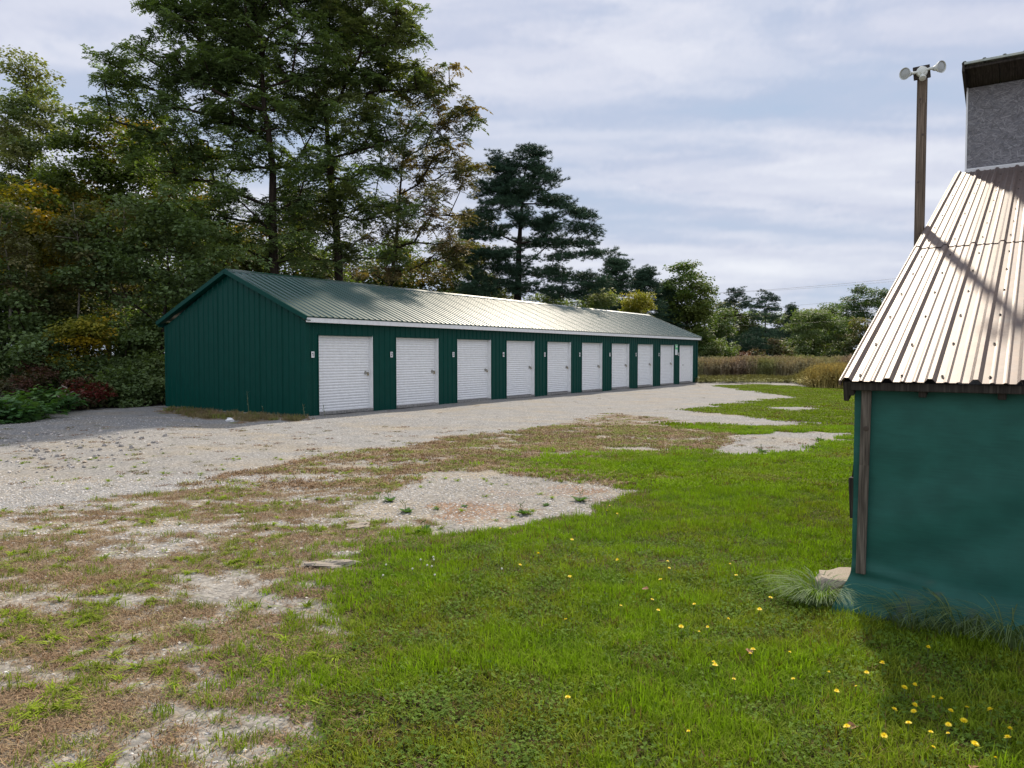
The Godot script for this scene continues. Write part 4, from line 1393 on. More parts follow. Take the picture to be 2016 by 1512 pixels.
	var far := [[1405, 640, 30, 26, 72, 0], [1425, 610, 24, 20, 80, 1], [1470, 640, 30, 24, 80, 0], [1455, 680, 40, 24, 72, 4], [1400, 690, 34, 22, 66, 0], [1500, 670, 34, 22, 74, 4], [1530, 690, 26, 24, 72, 3], [1550, 660, 24, 20, 84, 4], [1580, 700, 34, 18, 78, 0], [1640, 690, 30, 22, 80, 1], [1480, 705, 30, 14, 70, 3], [1555, 710, 30, 14, 72, 0], [1385, 660, 24, 26, 75, 0], [1520, 640, 20, 20, 86, 4], [1655, 655, 24, 24, 84, 0], [1770, 650, 40, 36, 76, 0], [1850, 640, 50, 40, 74, 1], [1545, 640, 26, 24, 88, 0], [1582, 632, 28, 22, 90, 1], [1632, 628, 30, 26, 90, 0], [1662, 618, 24, 24, 92, 4]]
	for i in far.size():
		var q: Array = far[i]
		tree("woodland_tree", ["green tree", "pale olive tree", "", "reddish-brown tree", "dark evergreen"][q[5]] + (" standing low" if q[1] > 675 else "") + " in the far wood " + landmark(q[0]), "trees of the far wood", {
			trunk = [[q[0], 720], [q[0] + rnd(-4, 4), q[1]]], depth = float(q[4]), r = 0.12, leaf = "pine" if q[5] == 4 else "broad", scale = 1.25, per = 4.2, dens = 1.3, colors = [GREEN, OLIVE, GOLD, RUSSET, PINE][q[5]],
			lobes = [[q[0], q[1], q[2], q[3]], [q[0] - q[2] * 0.4, q[1] + q[3] * 0.9, q[2] * 0.8, q[3] * 0.7], [q[0] + q[2] * 0.4, q[1] + q[3] * 0.9, q[2] * 0.8, q[3] * 0.7], [q[0], q[1] + q[3] * 1.7, q[2], q[3] * 0.7]]})

# ---------------------------------------------------------------- low growth at the wood's edge and in the far field
func build_undergrowth() -> void:
	# leafy bramble patch on the gravel's edge
	for q in [[18, 804, 52, 26, 18.4], [78, 794, 44, 20, 20.0], [-50, 808, 60, 28, 17.8], [52, 812, 46, 14, 19.0], [122, 798, 26, 12, 21.0], [-10, 822, 50, 14, 17.8]]:
		tree("bramble_bush", "%s bramble with large green leaves at the gravel's edge" % ["broad", "round", "tall", "low", "small", "flat"][[52, 44, 60, 46, 26, 50].find(q[2])], "brambles at the gravel's edge", {
			trunk = [[q[0], 840], [q[0] + 2, q[1]]], depth = q[4], r = 0.02, low = 0.03, leaf = "large", scale = 0.72, per = 5.0, dens = 9.0, spread = 0.4, colors = [Color(0.08, 0.18, 0.06), Color(0.10, 0.21, 0.07), Color(0.12, 0.22, 0.07)], lobes = [[q[0], q[1], q[2], q[3]]]}, "bush")
	for q in [[40, 762, 60, 18, 22.6, 0], [110, 745, 70, 20, 23.0, 0], [175, 770, 40, 12, 22.8, 1], [75, 725, 60, 16, 23.6, 0], [150, 790, 36, 10, 22.3, 0]]:
		tree("brush_thicket", ["tangle of dull reddish-brown brush behind the brambles", "patch of red-leaved brush behind the brambles"][q[5]], "brush behind the brambles", {
			trunk = [[q[0], 800], [q[0] + 6, q[1]]], depth = q[4], r = 0.02, low = 0.05, leaf = "broad", scale = 0.5, per = 3.4, dens = 7.0, colors = [Color(0.11, 0.028, 0.024), Color(0.15, 0.03, 0.026)] if q[5] else [Color(0.10, 0.055, 0.04), Color(0.13, 0.06, 0.045), Color(0.08, 0.07, 0.035)], lobes = [[q[0], q[1], q[2], q[3]]]}, "bush")
	# bushes by the building's corner
	for q in [[230, 785, 50, 14, 23.6], [290, 775, 34, 18, 23.9], [205, 765, 40, 16, 23.9]]:
		tree("dark_bush", "leafy green bush in the shade beside the gable end", "bushes beside the gable end", {
			trunk = [[q[0], 800], [q[0], q[1]]], depth = q[4], r = 0.02, low = 0.05, leaf = "broad", scale = 0.55, per = 4.5, dens = 8.0, colors = GREEN, lobes = [[q[0], q[1], q[2], q[3]]]}, "bush")
	# fallen branches in the brush
	for q in [[[105, 772], [128, 788], [140, 800], [152, 803]], [[122, 785], [140, 778], [152, 772]], [[30, 764], [50, 772], [70, 778]], [[118, 762], [128, 766], [132, 774]]]:
		var pts := []
		var rad := []
		for k in q.size():
			pts.append(at_depth(q[k][0], q[k][1], 22.0) + Vector3(0, 0.03, rnd(-0.2, 0.2)))
			rad.append(0.022 - 0.004 * k)
		var b := MB.new()
		b.tube(pts, rad, 6)
		tag(part("fallen_branch", b.done(), mat(lin(0.20, 0.17, 0.14), 0.9), self), "bare grey branch lying in the brush", "branch", "fallen branches in the brush")
	# shrubs in front of the far wood
	var i := 0
	for q in [[1532, 706, 17, 9, 64.0, Color(0.16, 0.17, 0.03), "yellow-green shrub in front of the far wood"], [1458, 702, 9, 14, 66.0, Color(0.14, 0.05, 0.03), "red-leaved shrub among the tall weeds"], [1438, 690, 12, 14, 68.0, Color(0.11, 0.13, 0.03), "yellowish shrub beside the red-leaved shrub"], [1402, 685, 9, 16, 62.0, Color(0.09, 0.12, 0.035), "slim light green shrub beyond the far corner"], [1420, 712, 14, 8, 62.0, Color(0.10, 0.13, 0.035), "low light green shrub at the weeds' edge"], [1570, 716, 14, 8, 66.0, Color(0.07, 0.09, 0.03), "dull green shrub under the dark hardwood"]]:
		var c: Color = q[5]
		tree("wild_shrub", q[6], "", {trunk = [[q[0], 735], [q[0], q[1]]], depth = q[4], r = 0.03, leaf = "broad", scale = 0.7, per = 4.5, dens = 3.0, colors = [c * 0.85, c, c * 1.15], lobes = [[q[0], q[1], q[2], q[3]], [q[0], q[1] + q[3], q[2] * 0.9, q[3] * 0.7]]}, "shrub")
		i += 1
	# tall weeds: stems with feathery heads
	var b := MB.new()
	b.colored = true
	for k in 15:
		var o := Vector3(rnd(-0.4, 0.4), 0, rnd(-0.4, 0.4))
		var lean := Vector3(rnd(-0.2, 0.2), 0, rnd(-0.2, 0.2))
		var h := rnd(0.7, 1.15)
		var tip := o + lean * h + Vector3(0, h, 0)
		b.col = Color(1, 1, 1) * rnd(0.7, 1.1)
		b.tri(o - Vector3(0.012, 0, 0), o + Vector3(0.012, 0, 0), tip, Vector3(0, 0.3, 1).normalized())
		for m in 5:
			var a := rnd(0, TAU)
			leaf_shape(b, o.lerp(tip, rnd(0.15, 0.7)), Vector3(cos(a), 0.5, sin(a)).normalized(), Vector3(rnd(-0.3, 0.3), 1, rnd(-0.3, 0.3)).normalized(), rnd(0.15, 0.32), 0.03)
		b.col = Color(1, 1, 1) * rnd(0.8, 1.2)   # seed heads
		for m in 6:
			var a := rnd(0, TAU)
			leaf_shape(b, o.lerp(tip, rnd(0.78, 1.0)), Vector3(cos(a) * 0.6, 0.7, sin(a) * 0.6).normalized(), Vector3(cos(a), 0.3, sin(a)).normalized(), rnd(0.08, 0.16), 0.05)
	var weed := b.done()
	var pack := Copies.new()
	var gold := Copies.new()
	var nn := noise(FastNoiseLite.new(), 45, 0.16, 3)
	for k in 7000:
		var z := -rnd(55.5, 66.0)
		var x := rnd(0.235, 0.62) * -z
		var t := nn.get_noise_2d(x, z)
		var c := Color(0.42, 0.38, 0.22).lerp(Color(0.40, 0.31, 0.23), clampf(0.5 + t * 2.0, 0, 1)).lerp(Color(0.34, 0.37, 0.15), clampf(nn.get_noise_2d(x + 50, z) * 2.0, 0, 1))
		pack.add(Transform3D(Basis(Vector3.UP, rnd(0, TAU)).scaled(Vector3.ONE * rnd(0.8, 1.3) * (1.0 + 0.35 * nn.get_noise_2d(x * 4.0, z * 2.0 + 90.0))), Vector3(x, -0.08, z)), c * rnd(0.75, 1.3))
	for k in 2600:
		var px := rnd(1380, 1700)
		var py := rnd(747, 764)
		var near := smoothstep(1560, 1620, px)
		if py > lerpf(753.5, 765.0, near) or rng.randf() > 0.25 + 0.5 * near: continue
		var p := on_ground(px, py)
		var hgt := lerpf(0.28, 0.85, near) * rnd(0.6, 1.2)
		var c := Color(0.36, 0.38, 0.15).lerp(Color(0.42, 0.34, 0.12), near)
		gold.add(Transform3D(Basis(Vector3.UP, rnd(0, TAU)).scaled(Vector3(0.9, hgt, 0.9)), p), c * rnd(0.7, 1.3))
	for q in [[pack, "tall_weeds", "tall brownish wild growth filling the field beyond the road"], [gold, "roadside_weeds", "yellowish wild growth on the near side of the road"]]:
		var m: MultiMeshInstance3D = q[0].node(weed, M.straw)
		m.name = q[1]
		add_child(m)
		tag(m, q[2], "weeds", "", "stuff")

# ---------------------------------------------------------------- lawn and dry turf
func tuft(n: int, rad: float, h0: float, h1: float, wid: float, lean: float, bend := 0.5) -> ArrayMesh:
	var b := MB.new()
	b.colored = true
	for i in n:
		var a := rnd(0, TAU)
		var r := sqrt(rng.randf()) * rad
		var o := Vector3(cos(a) * r, -0.008, sin(a) * r)
		var da := rnd(0, TAU)
		var dir := Vector3(cos(da), 0, sin(da))
		var side := Vector3(-sin(da + rnd(-0.6, 0.6)), 0, cos(da + rnd(-0.6, 0.6)))
		var h := rnd(h0, h1)
		var l := rnd(0.2, 1.0) * lean
		var p1 := o + Vector3(0, h * 0.55, 0) + dir * h * l * 0.4
		var p2 := o + Vector3(0, h * (1.0 - bend * l * 0.5), 0) + dir * h * l * 1.1
		var w := wid * rnd(0.7, 1.2)
		b.col = Color(1, 1, 1) * rnd(0.65, 1.3)
		var n1 := ((p1 - o).cross(side)).normalized()
		if n1.y < 0: n1 = -n1
		var n2 := ((p2 - p1).cross(side)).normalized()
		if n2.y < 0: n2 = -n2
		b.quad(o - side * w * 0.5, o + side * w * 0.5, p1 + side * w * 0.42, p1 - side * w * 0.42, n1)
		b.tri(p1 - side * w * 0.42, p1 + side * w * 0.42, p2, n2)
	return b.done()

func clover(n: int, rad: float, s: float) -> ArrayMesh:
	var b := MB.new()
	b.colored = true
	for i in n:
		var a := rnd(0, TAU)
		var r := sqrt(rng.randf()) * rad
		var o := Vector3(cos(a) * r, rnd(0.012, 0.045), sin(a) * r)
		var up := Vector3(rnd(-0.5, 0.5), 1, rnd(-0.5, 0.5)).normalized()
		b.col = Color(1, 1, 1) * rnd(0.7, 1.25)
		var a0 := rnd(0, TAU)
		for k in 3:
			var d := Vector3(cos(a0 + TAU * k / 3), 0, sin(a0 + TAU * k / 3))
			d = (d - up * d.dot(up)).normalized()
			leaf_shape(b, o, d, up, s * rnd(0.8, 1.2), s * 0.95, 0.15)
	return b.done()

func build_lawn() -> void:
	var lawn := [tuft(20, 0.055, 0.035, 0.085, 0.0050, 0.75), tuft(20, 0.055, 0.03, 0.075, 0.0046, 1.1), tuft(16, 0.05, 0.045, 0.11, 0.0048, 0.55)]
	var lawn_far := tuft(46, 0.14, 0.04, 0.09, 0.013, 0.8)
	var lawn_wide := tuft(60, 0.32, 0.05, 0.10, 0.03, 0.8)
	var dry := [tuft(20, 0.06, 0.02, 0.055, 0.0040, 1.9, 0.9), tuft(20, 0.065, 0.02, 0.05, 0.0040, 2.3, 0.9)]
	var dry_far := tuft(40, 0.15, 0.025, 0.065, 0.010, 1.7)
	var star := tuft(18, 0.018, 0.05, 0.10, 0.0075, 1.9, 0.9)
	var clov := clover(16, 0.065, 0.009)
	var packs := {}
	var put := func(key, t, c):
		if not packs.has(key): packs[key] = Copies.new()
		packs[key].add(t, c)
	# bands of distance: [from, to, spacing]
	for band in [[2.2, 5.5, 0.036], [5.5, 9.0, 0.050], [9.0, 17.0, 0.105], [17.0, 50.0, 0.30]]:
		var st: float = band[2]
		var z: float = band[0]
		while z < band[1]:
			var half := z * 0.70 + 0.9
			var x := -half
			while x < half:
				var px := x + rnd(-0.5, 0.5) * st
				var pz := -(z + rnd(-0.5, 0.5) * st)
				x += st
				var k := cover(px, pz, 0.34 + 0.015 * z)
				if k == WOODS or k == WEEDS or k == ROAD: continue
				var t1 := nz_patch.get_noise_2d(px * 1.1 + 5.0, pz * 1.1)
				var t2 := nz_fine.get_noise_2d(px * 0.8, pz * 0.8 + 3.0)
				var y := height(px, pz)
				var bs := Basis(Vector3.UP, rnd(0, TAU))
				if k == LAWN:
					var lush := clampf(0.62 + t1 * 0.9 + t2 * 0.5 + 0.25 * smoothstep(4.0, 6.5, z), 0.0, 1.0)
					var c := Color(0.26, 0.25, 0.042).lerp(Color(0.225, 0.325, 0.022), lush)
					if t2 < -0.12: c = c.lerp(Color(0.15, 0.245, 0.022), 0.7)
					if rng.randf() < 0.10 * (1.3 - lush): c = Color(0.20, 0.14, 0.06)
					c *= rnd(0.75, 1.3)
					var tall := 0.44 + 0.34 * lush + t2 * 0.35
					if z < 9.0:
						if z < 6.5 and rng.randf() < clampf(0.10 - t1 * 0.35 - t2 * 0.2, 0.01, 0.22):
							put.call("clover", Transform3D(bs.scaled(Vector3.ONE * rnd(0.8, 1.4)), Vector3(px, y, pz)), Color(0.13, 0.21, 0.035) * rnd(0.75, 1.35))
						else:
							put.call("lawn%d" % (rng.randi() % 3), Transform3D(bs.scaled(Vector3(1.0, tall, 1.0) * rnd(0.85, 1.2)), Vector3(px, y, pz)), c)
					elif z < 17.0:
						put.call("lawn_far", Transform3D(bs.scaled(Vector3(1.0, tall, 1.0) * rnd(0.85, 1.2)), Vector3(px, y, pz)), c)
					else:
						c = c.lerp(Color(0.15, 0.15, 0.035), 0.45)
						put.call("lawn_wide", Transform3D(bs.scaled(Vector3(1.0, tall * 0.8, 1.0) * rnd(0.85, 1.2)), Vector3(px, y, pz)), c)
				elif k == DRY:
					var c: Color
					var q := rng.randf() + t1 * 0.8
					var green := rng.randf() < clampf(0.20 + t2 * 0.75 - t1 * 0.3 + 0.22 * smoothstep(-2.0, 1.5, px), 0.03, 0.75)
					if q < 0.30: c = Color(0.27, 0.175, 0.10)
					elif q < 0.62: c = Color(0.34, 0.26, 0.155)
					else: c = Color(0.29, 0.20, 0.125)
					if green: c = Color(0.22, 0.26, 0.05)
					c *= rnd(0.75, 1.3)
					if z < 9.0:
						if rng.randf() < 0.22: continue
						put.call("lawn1" if green and rng.randf() < 0.4 else "dry%d" % (rng.randi() % 2), Transform3D(bs.scaled(Vector3(1, rnd(0.6, 1.1), 1) * rnd(0.8, 1.25)), Vector3(px, y, pz)), c)
					elif inside(Vector2(px, pz), "gable_weeds"):
						for m in 3: put.call("dry_far", Transform3D(bs.scaled(Vector3(0.8, rnd(1.5, 4.0), 0.8)), Vector3(px + rnd(-0.1, 0.1), y, pz + rnd(-0.1, 0.1))), c.lerp(Color(0.16, 0.16, 0.06), rnd(0.2, 0.9)))
					else:
						put.call("dry_far", Transform3D(bs.scaled(Vector3(1, rnd(0.5, 1.1), 1) * rnd(0.8, 1.2)), Vector3(px, y, pz)), c)
				else:
					# stray tufts on the gravel
					var clump := clampf(nz_patch.get_noise_2d(px * 1.5 + 80.0, pz * 2.2) - 0.26, 0.0, 1.0) * 1.6 + (0.004 if z < 9.0 else 0.014)
					if z > 20.0: clump *= 0.35
					if rng.randf() < clump * (0.5 if z < 9.0 else 0.9):
						var c := Color(0.23, 0.13, 0.065) if rng.randf() < 0.6 else Color(0.15, 0.15, 0.035)
						put.call("dry_far" if z > 9.0 else "dry0", Transform3D(bs.scaled(Vector3(0.7, rnd(0.4, 0.9), 0.7) * rnd(0.5, 1.0)), Vector3(px, y, pz)), c * rnd(0.75, 1.25))
			z += st
	# fresh yellow-green rosettes of crabgrass
	for k in 2600:
		var z := 2.6 + pow(rng.randf(), 1.3) * 9.5
		var x := rnd(-0.7 * z - 0.4, 0.1 * z)
		var kd := cover(x, -z)
		if kd == LAWN or kd == WOODS: continue
		if nz_patch.get_noise_2d(x * 1.7 + 14.0, -z * 1.7) < 0.06: continue
		if kd == GRAVEL and rng.randf() < 0.7: continue
		put.call("star", Transform3D(Basis(Vector3.UP, rnd(0, TAU)).scaled(Vector3(1, rnd(0.4, 0.7), 1) * rnd(0.6, 1.15)), Vector3(x, height(x, -z), -z)), Color(0.26, 0.34, 0.03) * rnd(0.7, 1.3))
	var meshes := {"lawn0": lawn[0], "lawn1": lawn[1], "lawn2": lawn[2], "lawn_far": lawn_far, "lawn_wide": lawn_wide, "dry0": dry[0], "dry1": dry[1], "dry_far": dry_far, "star": star, "clover": clov}
	var names := {"lawn0": ["lawn_grass", "short green grass of the sunlit lawn"], "lawn1": ["lawn_grass", "short leaning grass of the sunlit lawn"], "lawn2": ["lawn_grass", "taller lush grass of the sunlit lawn"], "lawn_far": ["lawn_grass", "green grass of the lawn around the gravel patches"], "lawn_wide": ["field_grass", "mown grass of the field beside the gravel drive"], "dry0": ["dry_grass", "matted brown grass on the worn ground"], "dry1": ["dry_grass", "flat bleached grass on the worn ground"], "dry_far": ["dry_grass", "brown grass along the edge of the gravel drive"], "star": ["crabgrass", "yellow-green crabgrass rosettes on the worn ground"], "clover": ["clover", "patches of small-leaved clover in the lawn"]}
	for key in packs:
		var m: MultiMeshInstance3D = packs[key].node(meshes[key], M.straw if key.begins_with("dry") else M.blade)
		m.name = numbered(names[key][0])
		add_child(m)
		tag(m, names[key][1], "grass" if key != "clover" else "clover", "", "stuff")

# ---------------------------------------------------------------- stones
func pebble_mesh(sd: int, flat: float, sub := 1, cut := 9.0) -> ArrayMesh:
	var n := noise(FastNoiseLite.new(), sd, 0.9, 2)
	var b := MB.new()
	var s := SphereMesh.new()
	s.radius = 1.0
	s.height = 2.0
	s.radial_segments = 7 if sub == 1 else 20
	s.rings = 3 if sub == 1 else 10
	var a := s.get_mesh_arrays()
	var v: PackedVector3Array = a[Mesh.ARRAY_VERTEX]
	var ix: PackedInt32Array = a[Mesh.ARRAY_INDEX]
	var f := func(p: Vector3): 
		var q: Vector3 = p * (1.0 + n.get_noise_3dv(p * 1.3) * (0.55 if cut > 5.0 else 0.25))
		return Vector3(q.x, minf(q.y, cut) * flat, q.z * 0.8)
	for i in range(0, ix.size(), 3):
		var p: Vector3 = f.call(v[ix[i]])
		var q: Vector3 = f.call(v[ix[i + 1]])
		var r: Vector3 = f.call(v[ix[i + 2]])
		var nr := (q - p).cross(r - p)
		if nr.length() < 1e-6: continue
		nr = nr.normalized()
		if nr.dot(p + q + r) < 0: nr = -nr
		b.tri(p, q, r, nr)
	return b.done()

func build_stones() -> void:
	var shapes := [pebble_mesh(1, 0.6), pebble_mesh(2, 0.5), pebble_mesh(3, 0.7)]
	var tones := [Color(0.40, 0.39, 0.38), Color(0.48, 0.465, 0.445), Color(0.34, 0.335, 0.33), Color(0.45, 0.40, 0.34), Color(0.58, 0.56, 0.54)]
	# crushed stone too small to tell apart
	var packs := [Copies.new(), Copies.new(), Copies.new()]
	for band in [[2.4, 6.0, 0.042, 0.009], [6.0, 10.0, 0.036, 0.011], [10.0, 20.0, 0.11, 0.012]]:
		var z: float = band[0]
		while z < band[1]:
			var x := -0.7 * z - 0.6
			while x < 0.7 * z + 0.6:
				x += band[2]
				var px: float = x + rnd(-0.5, 0.5) * band[2]
				var pz: float = -z + rnd(-0.5, 0.5) * band[2]
				var k := cover(px, pz)
				var keep := 0.75 if k == GRAVEL else (0.10 if k == DRY else 0.0)
				if k == GRAVEL and z < 6.0: keep = 0.35
				if rng.randf() > keep: continue
				var s: float = band[3] * pow(rnd(0.6, 1.35), 1.6)
				packs[rng.randi() % 3].add(Transform3D(Basis.from_euler(Vector3(rnd(-0.4, 0.4), rnd(0, TAU), rnd(-0.4, 0.4))).scaled(Vector3(1, 0.6, 1) * s), Vector3(px, height(px, pz) + s * 0.05, pz)), tones[rng.randi() % 5] * rnd(0.8, 1.2))
			z += band[2]
	for v in 3:
		var m: MultiMeshInstance3D = packs[v].node(shapes[v], M.pebble)
		m.name = numbered("gravel")
		add_child(m)
		tag(m, "loose crushed grey gravel of the drive and bare patches", "gravel", "", "stuff")
	# larger stones spread at the left end of the drive
	var mats := []
	for c in tones:
		mats.append(tri_tex(mat(Color(c.r * 1.5, c.g * 1.45, c.b * 1.4).linear_to_srgb(), 0.9, 0.0, 0.2), M.stone_tex, Vector3.ONE * 3.0))
	var n := 0
	while n < 190:
		var p := on_ground(rnd(-60, 330), rnd(845, 945))
		if not Geometry2D.is_point_in_polygon(Vector2(p.x, p.z), P.stones): continue
		var s := 0.018 + 0.04 * pow(rng.randf(), 2.4)
		var o := part("stone", shapes[n % 3], mats[rng.randi() % 5], self, Vector3(p.x, height(p.x, p.z) + s * 0.3, p.z))
		o.rotation = Vector3(rnd(-0.3, 0.3), rnd(0, TAU), rnd(-0.3, 0.3))
		o.scale = Vector3.ONE * s
		tag(o, "fist-sized grey stone lying on the drive near the brambles", "stone", "stones scattered on the drive")
		n += 1
	# flat stone in the turf, and a pale one by the gable
	var fl := pebble_mesh(9, 0.20, 2)
	var pa := on_ground(660, 1113)
	var fs := part("flat_stone", fl, M.stone, self, Vector3(pa.x, height(pa.x, pa.z) + 0.008, pa.z))
	fs.scale = Vector3(0.20, 0.16, 0.13)
	tag(fs, "flat pale stone let into the turf at the lawn's edge", "stone")
	var pb := on_ground(705, 1036)
	var fs2 := part("flat_stone", fl, M.stone, self, Vector3(pb.x, height(pb.x, pb.z) + 0.005, pb.z))
	fs2.scale = Vector3(0.14, 0.12, 0.12)
	fs2.rotation.y = 1.0
	tag(fs2, "small flat pale stone in the brown turf beside the gravel patch", "stone")
	var pc := on_ground(452, 830)
	var ps := part("pale_stone", pebble_mesh(4, 0.6, 2), M.white, self, Vector3(pc.x, 0.03, pc.z))
	ps.scale = Vector3.ONE * 0.09
	tag(ps, "whitish stone lying in the shade before the gable end", "stone")
	# foundation rock under the stand's corner
	var hb := Basis(Vector3.UP, deg_to_rad(HUT_TURN))
	var pr := hut_at + hb * Vector3(-0.03, 0.0, -0.33)
	var rk := part("corner_rock", pebble_mesh(12, 0.9, 2, 0.42), mat(lin(0.56, 0.49, 0.40), 0.95, 0.0, 0.2), self, Vector3(pr.x, 0.075, pr.z))
	rk.material_override = tri_tex(rk.material_override, M.stone_tex, Vector3.ONE * 1.5)
	rk.scale = Vector3(0.20, 0.16, 0.19)
	rk.rotation.y = 0.5
	tag(rk, "pale flat-topped rock under the corner of the stand", "rock")

# ---------------------------------------------------------------- single plants
func arching_clump(n: int, rad: float, h0: float, h1: float, toward: Vector3, wid := 0.006) -> ArrayMesh:
	var b := MB.new()
	b.colored = true
	for i in n:
		var a := rnd(0, TAU)
		var o := Vector3(cos(a), 0, sin(a)) * sqrt(rng.randf()) * rad
		o.y = -0.01
		var d := (Vector3(cos(a), 0, sin(a)) * rnd(0.2, 1.0) + toward * rnd(0.3, 1.2)).normalized()
		var side := Vector3(-d.z, 0, d.x)
		var h := rnd(h0, h1)
		b.col = Color(1, 1, 1) * rnd(0.6, 1.35)
		var last := o
		var w := wid * rnd(0.7, 1.2)
		for k in 5:
			var u := (k + 1) / 5.0
			var p := o + Vector3(0, h * (1.5 * u - 1.05 * u * u), 0) + d * h * (0.25 * u + 0.75 * u * u)
			var nr := (p - last).cross(side).normalized()
			if nr.y < 0: nr = -nr
			var w0 := w * (1.0 - 0.16 * k)
			var w1 := w * (1.0 - 0.16 * (k + 1))
			b.quad(last - side * w0 * 0.5, last + side * w0 * 0.5, p + side * w1 * 0.5, p - side * w1 * 0.5, nr)
			last = p
	return b.done()

func tinted(base: StandardMaterial3D, c: Color) -> StandardMaterial3D:
	var m: StandardMaterial3D = base.duplicate()
	m.albedo_color = Color(c.r, c.g, c.b).linear_to_srgb()
	return m

func build_weeds_and_flowers() -> void:
	var hb := Basis(Vector3.UP, deg_to_rad(HUT_TURN))
	# long unmown grass round the stand's foot
	var silver := tinted(M.blade, Color(0.20, 0.27, 0.14))
	var long := tinted(M.blade, Color(0.16, 0.22, 0.09))
	for q in [[-0.13, -0.02, 260, 0.11, 0.16, 0.34, silver, "tousled silvery clump of long grass at the stand's rocky corner"], [0.42, 0.10, 80, 0.10, 0.18, 0.34, long, "long grass leaning out from under the tarp hem"], [0.66, 0.10, 110, 0.12, 0.22, 0.42, long, "thick clump of long grass at the tarp's muddy hem"], [0.90, 0.12, 110, 0.14, 0.22, 0.42, long, "arching long grass against the tarp near the rafters"], [1.2, 0.12, 60, 0.12, 0.12, 0.28, long, "long grass at the far stretch of the tarp hem"], [1.6, 0.1, 60, 0.12, 0.12, 0.28, long, "last clump of long grass along the tarp hem"]]:
		var p := hut_at + hb * Vector3(q[0], 0, q[1])
		var c := arching_clump(q[2], q[3], q[4], q[5], hb * Vector3(-0.25, 0, 0.55), 0.0075)
		var o := part("grass_clump", c, q[6], self, Vector3(p.x, height(p.x, p.z), p.z))
		tag(o, q[7], "grass clump")
	# broad-leaved plantain growing in the gravel
	var pl := [[1140, 986, 0.11], [1030, 1009, 0.11], [768, 990, 0.10], [745, 975, 0.06], [1075, 993, 0.06], [835, 1047, 0.10], [800, 1010, 0.10], [1500, 889, 0.13], [1615, 868, 0.13], [1480, 846, 0.12], [915, 998, 0.05], [860, 1004, 0.05]]
	var lm := tinted(M.blade, Color(0.10, 0.18, 0.055))
	for q in pl:
		var p := on_ground(q[0], q[1])
		var w := thing("plantain", "low rosette of dark green plantain growing in bare gravel", "weed", Vector3(p.x, height(p.x, p.z), p.z), rnd(0, TAU), "plantains in the bare gravel")
		for k in 9:
			var b := MB.new()
			b.colored = true
			b.col = Color(1, 1, 1) * rnd(0.75, 1.3)
			var a := TAU * k / 9.0 + rnd(-0.3, 0.3)
			var d := Vector3(cos(a), rnd(0.15, 0.6), sin(a)).normalized()
			var nr := Vector3(0, 1, 0)
			nr = (nr - d * nr.dot(d)).normalized()
			leaf_shape(b, Vector3.ZERO, d, nr, q[2] * rnd(0.7, 1.3), q[2] * 0.55, 0.3)
			part("leaf", b.done(), lm, w)
		if q[2] > 0.09:
			for k in 3:
				var b := MB.new()
				b.colored = true
				b.col = Color(1.2, 1.0, 0.8)
				b.tube([Vector3.ZERO, Vector3(rnd(-0.03, 0.03), 0.09, rnd(-0.03, 0.03)), Vector3(rnd(-0.06, 0.06), rnd(0.10, 0.15), rnd(-0.04, 0.04))], [0.0015, 0.002, 0.0035], 5)
				part("seed_stalk", b.done(), lm, w)
	# yellow hawkweed in the lawn
	var fl := []
	for q in [[835, 640], [503, 757], [390, 823], [313, 920], [173, 960], [663, 930], [737, 1058], [730, 1103], [590, 1088], [873, 1000], [930, 1013], [997, 1098], [1115, 1073], [1285, 1092], [693, 1187], [980, 1200], [978, 1262], [873, 1360], [1092, 1170], [1172, 1337], [1320, 1438], [1425, 1228], [1410, 1293], [515, 1280], [853, 1252], [248, 1215], [117, 820], [738, 912]]:
		fl.append(Vector2(1600 + q[0] / 3.67, 1100 + q[1] / 3.67))
	for q in [[375, 170], [697, 178], [707, 222], [650, 295], [398, 462], [636, 493], [598, 423], [867, 453], [783, 597], [898, 630], [953, 600], [1096, 195], [1135, 268], [1355, 411], [1285, 487], [1085, 547], [1225, 770], [1243, 745], [1478, 760], [990, 825], [1000, 845], [1120, 933], [1500, 930], [830, 1267], [58, 1050], [70, 275], [85, 40], [45, 550]]:
		fl.append(Vector2(1100 + q[0] / 3.25, 1050 + q[1] / 3.25))
	for q in [[985, 1040], [1024, 1112], [1122, 1136], [1060, 1090], [1195, 1005], [1215, 1012], [1200, 995]]:
		fl.append(Vector2(q[0], q[1]))
	var pm := MB.new()
	for ring in 3:
		for k in 13 - ring * 3:
			var a := TAU * (k + ring * 0.4) / (13.0 - ring * 3)
			var d := Vector3(cos(a), 0.12 + ring * 0.4, sin(a)).normalized()
			var nr := Vector3(0, 1, 0)
			nr = (nr - d * nr.dot(d)).normalized()
			leaf_shape(pm, Vector3(0, 0.001 * ring, 0), d, nr, 0.0145 - 0.003 * ring, 0.0055, 0.1)
	var petals := pm.done()
	var sm := MB.new()
	sm.tube([Vector3.ZERO, Vector3(0.006, 0.045, 0.002), Vector3(0, 0.09, 0)], [0.0014, 0.0012, 0.0016], 5)
	var stem := sm.done()
	var yel := mat(lin(0.86, 0.70, 0.008), 0.6)
	yel.backlight_enabled = true
	yel.backlight = Color(0.7, 0.62, 0.03)
	var sg := mat(lin(0.08, 0.12, 0.03), 0.7)
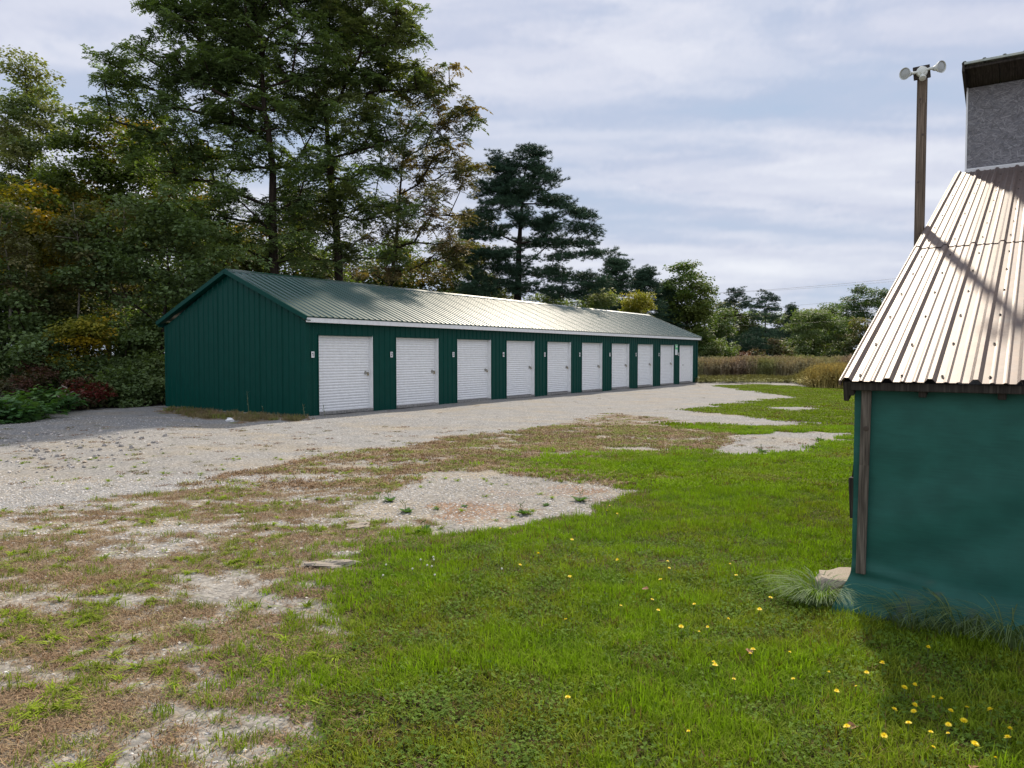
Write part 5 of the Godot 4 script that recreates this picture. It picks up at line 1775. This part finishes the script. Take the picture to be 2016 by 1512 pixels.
	for q in fl:
		var p := on_ground(q.x, q.y, 0.09)
		var w := thing("hawkweed_flower", "small yellow hawkweed flower standing in the lawn", "flower", Vector3(p.x, 0.0, p.z), rnd(0, TAU), "yellow flowers in the lawn")
		part("stem", stem, sg, w)
		var h := part("flower_head", petals, yel, w, Vector3(0, 0.09, 0))
		h.rotation = Vector3(rnd(-0.3, 0.5), rnd(0, TAU), rnd(-0.3, 0.3))
		h.scale = Vector3(1, rnd(0.7, 1.6), 1) * rnd(0.6, 1.2)
	# white clover heads
	var ch := pebble_mesh(6, 0.9)
	var wm := mat(lin(0.62, 0.60, 0.55), 0.8)
	for q in [[828, 1102], [854, 1102], [853, 1097], [841, 1113], [850, 1115], [812, 1120], [988, 1120], [856, 1132], [760, 1112], [754, 1133]]:
		var p := on_ground(q[0], q[1], 0.06)
		var w := thing("clover_flower", "tiny white clover flower at the lawn's edge", "flower", Vector3(p.x, 0, p.z), 0.0, "white clover flowers in the lawn")
		var st := part("stem", stem, sg, w)
		st.scale = Vector3(1, 0.65, 1)
		var h := part("flower_head", ch, wm, w, Vector3(0, 0.062, 0))
		h.scale = Vector3.ONE * 0.0075
	# a few fallen leaves
	for q in [[1264, 1158], [1452, 1105], [1478, 1288], [1240, 1120], [1660, 1430], [1925, 1508]]:
		var p := on_ground(q[0], q[1], 0.05)
		var b := MB.new()
		leaf_shape(b, Vector3.ZERO, Vector3(1, 0.15, 0), Vector3(0, 1, 0.3).normalized(), 0.06, 0.045, 0.3)
		var o := part("fallen_leaf", b.done(), mat(lin(0.22, 0.10, 0.04), 0.8), self, p)
		o.rotation.y = rnd(0, TAU)
		tag(o, "curled brown leaf fallen on the lawn", "leaf", "fallen leaves on the lawn")
	# dock stalk and wisps growing against the gable
	for q in [[490, 815, 0.62], [640, 820, 0.3], [600, 822, 0.35], [520, 818, 0.25]]:
		var p := on_ground(q[0], q[1])
		var w := thing("weed_stalk", "thin dry weed stalk growing against the green gable wall", "weed", Vector3(p.x, height(p.x, p.z), p.z), 0.0, "weed stalks along the gable wall")
		var b := MB.new()
		b.tube([Vector3.ZERO, Vector3(-0.02, q[2] * 0.6, 0.02), Vector3(-0.05, q[2], 0.0)], [0.008, 0.006, 0.004], 5)
		part("stem", b.done(), mat(lin(0.16, 0.17, 0.09), 0.8), w)
		for k in 5:
			var lb := MB.new()
			leaf_shape(lb, Vector3(-0.03, q[2] * (0.4 + 0.13 * k), 0.01), Vector3(rnd(-1, 1), 0.4, rnd(-1, 1)).normalized(), Vector3.UP, 0.09, 0.03)
			part("leaf", lb.done(), mat(lin(0.10, 0.13, 0.06), 0.8), w)
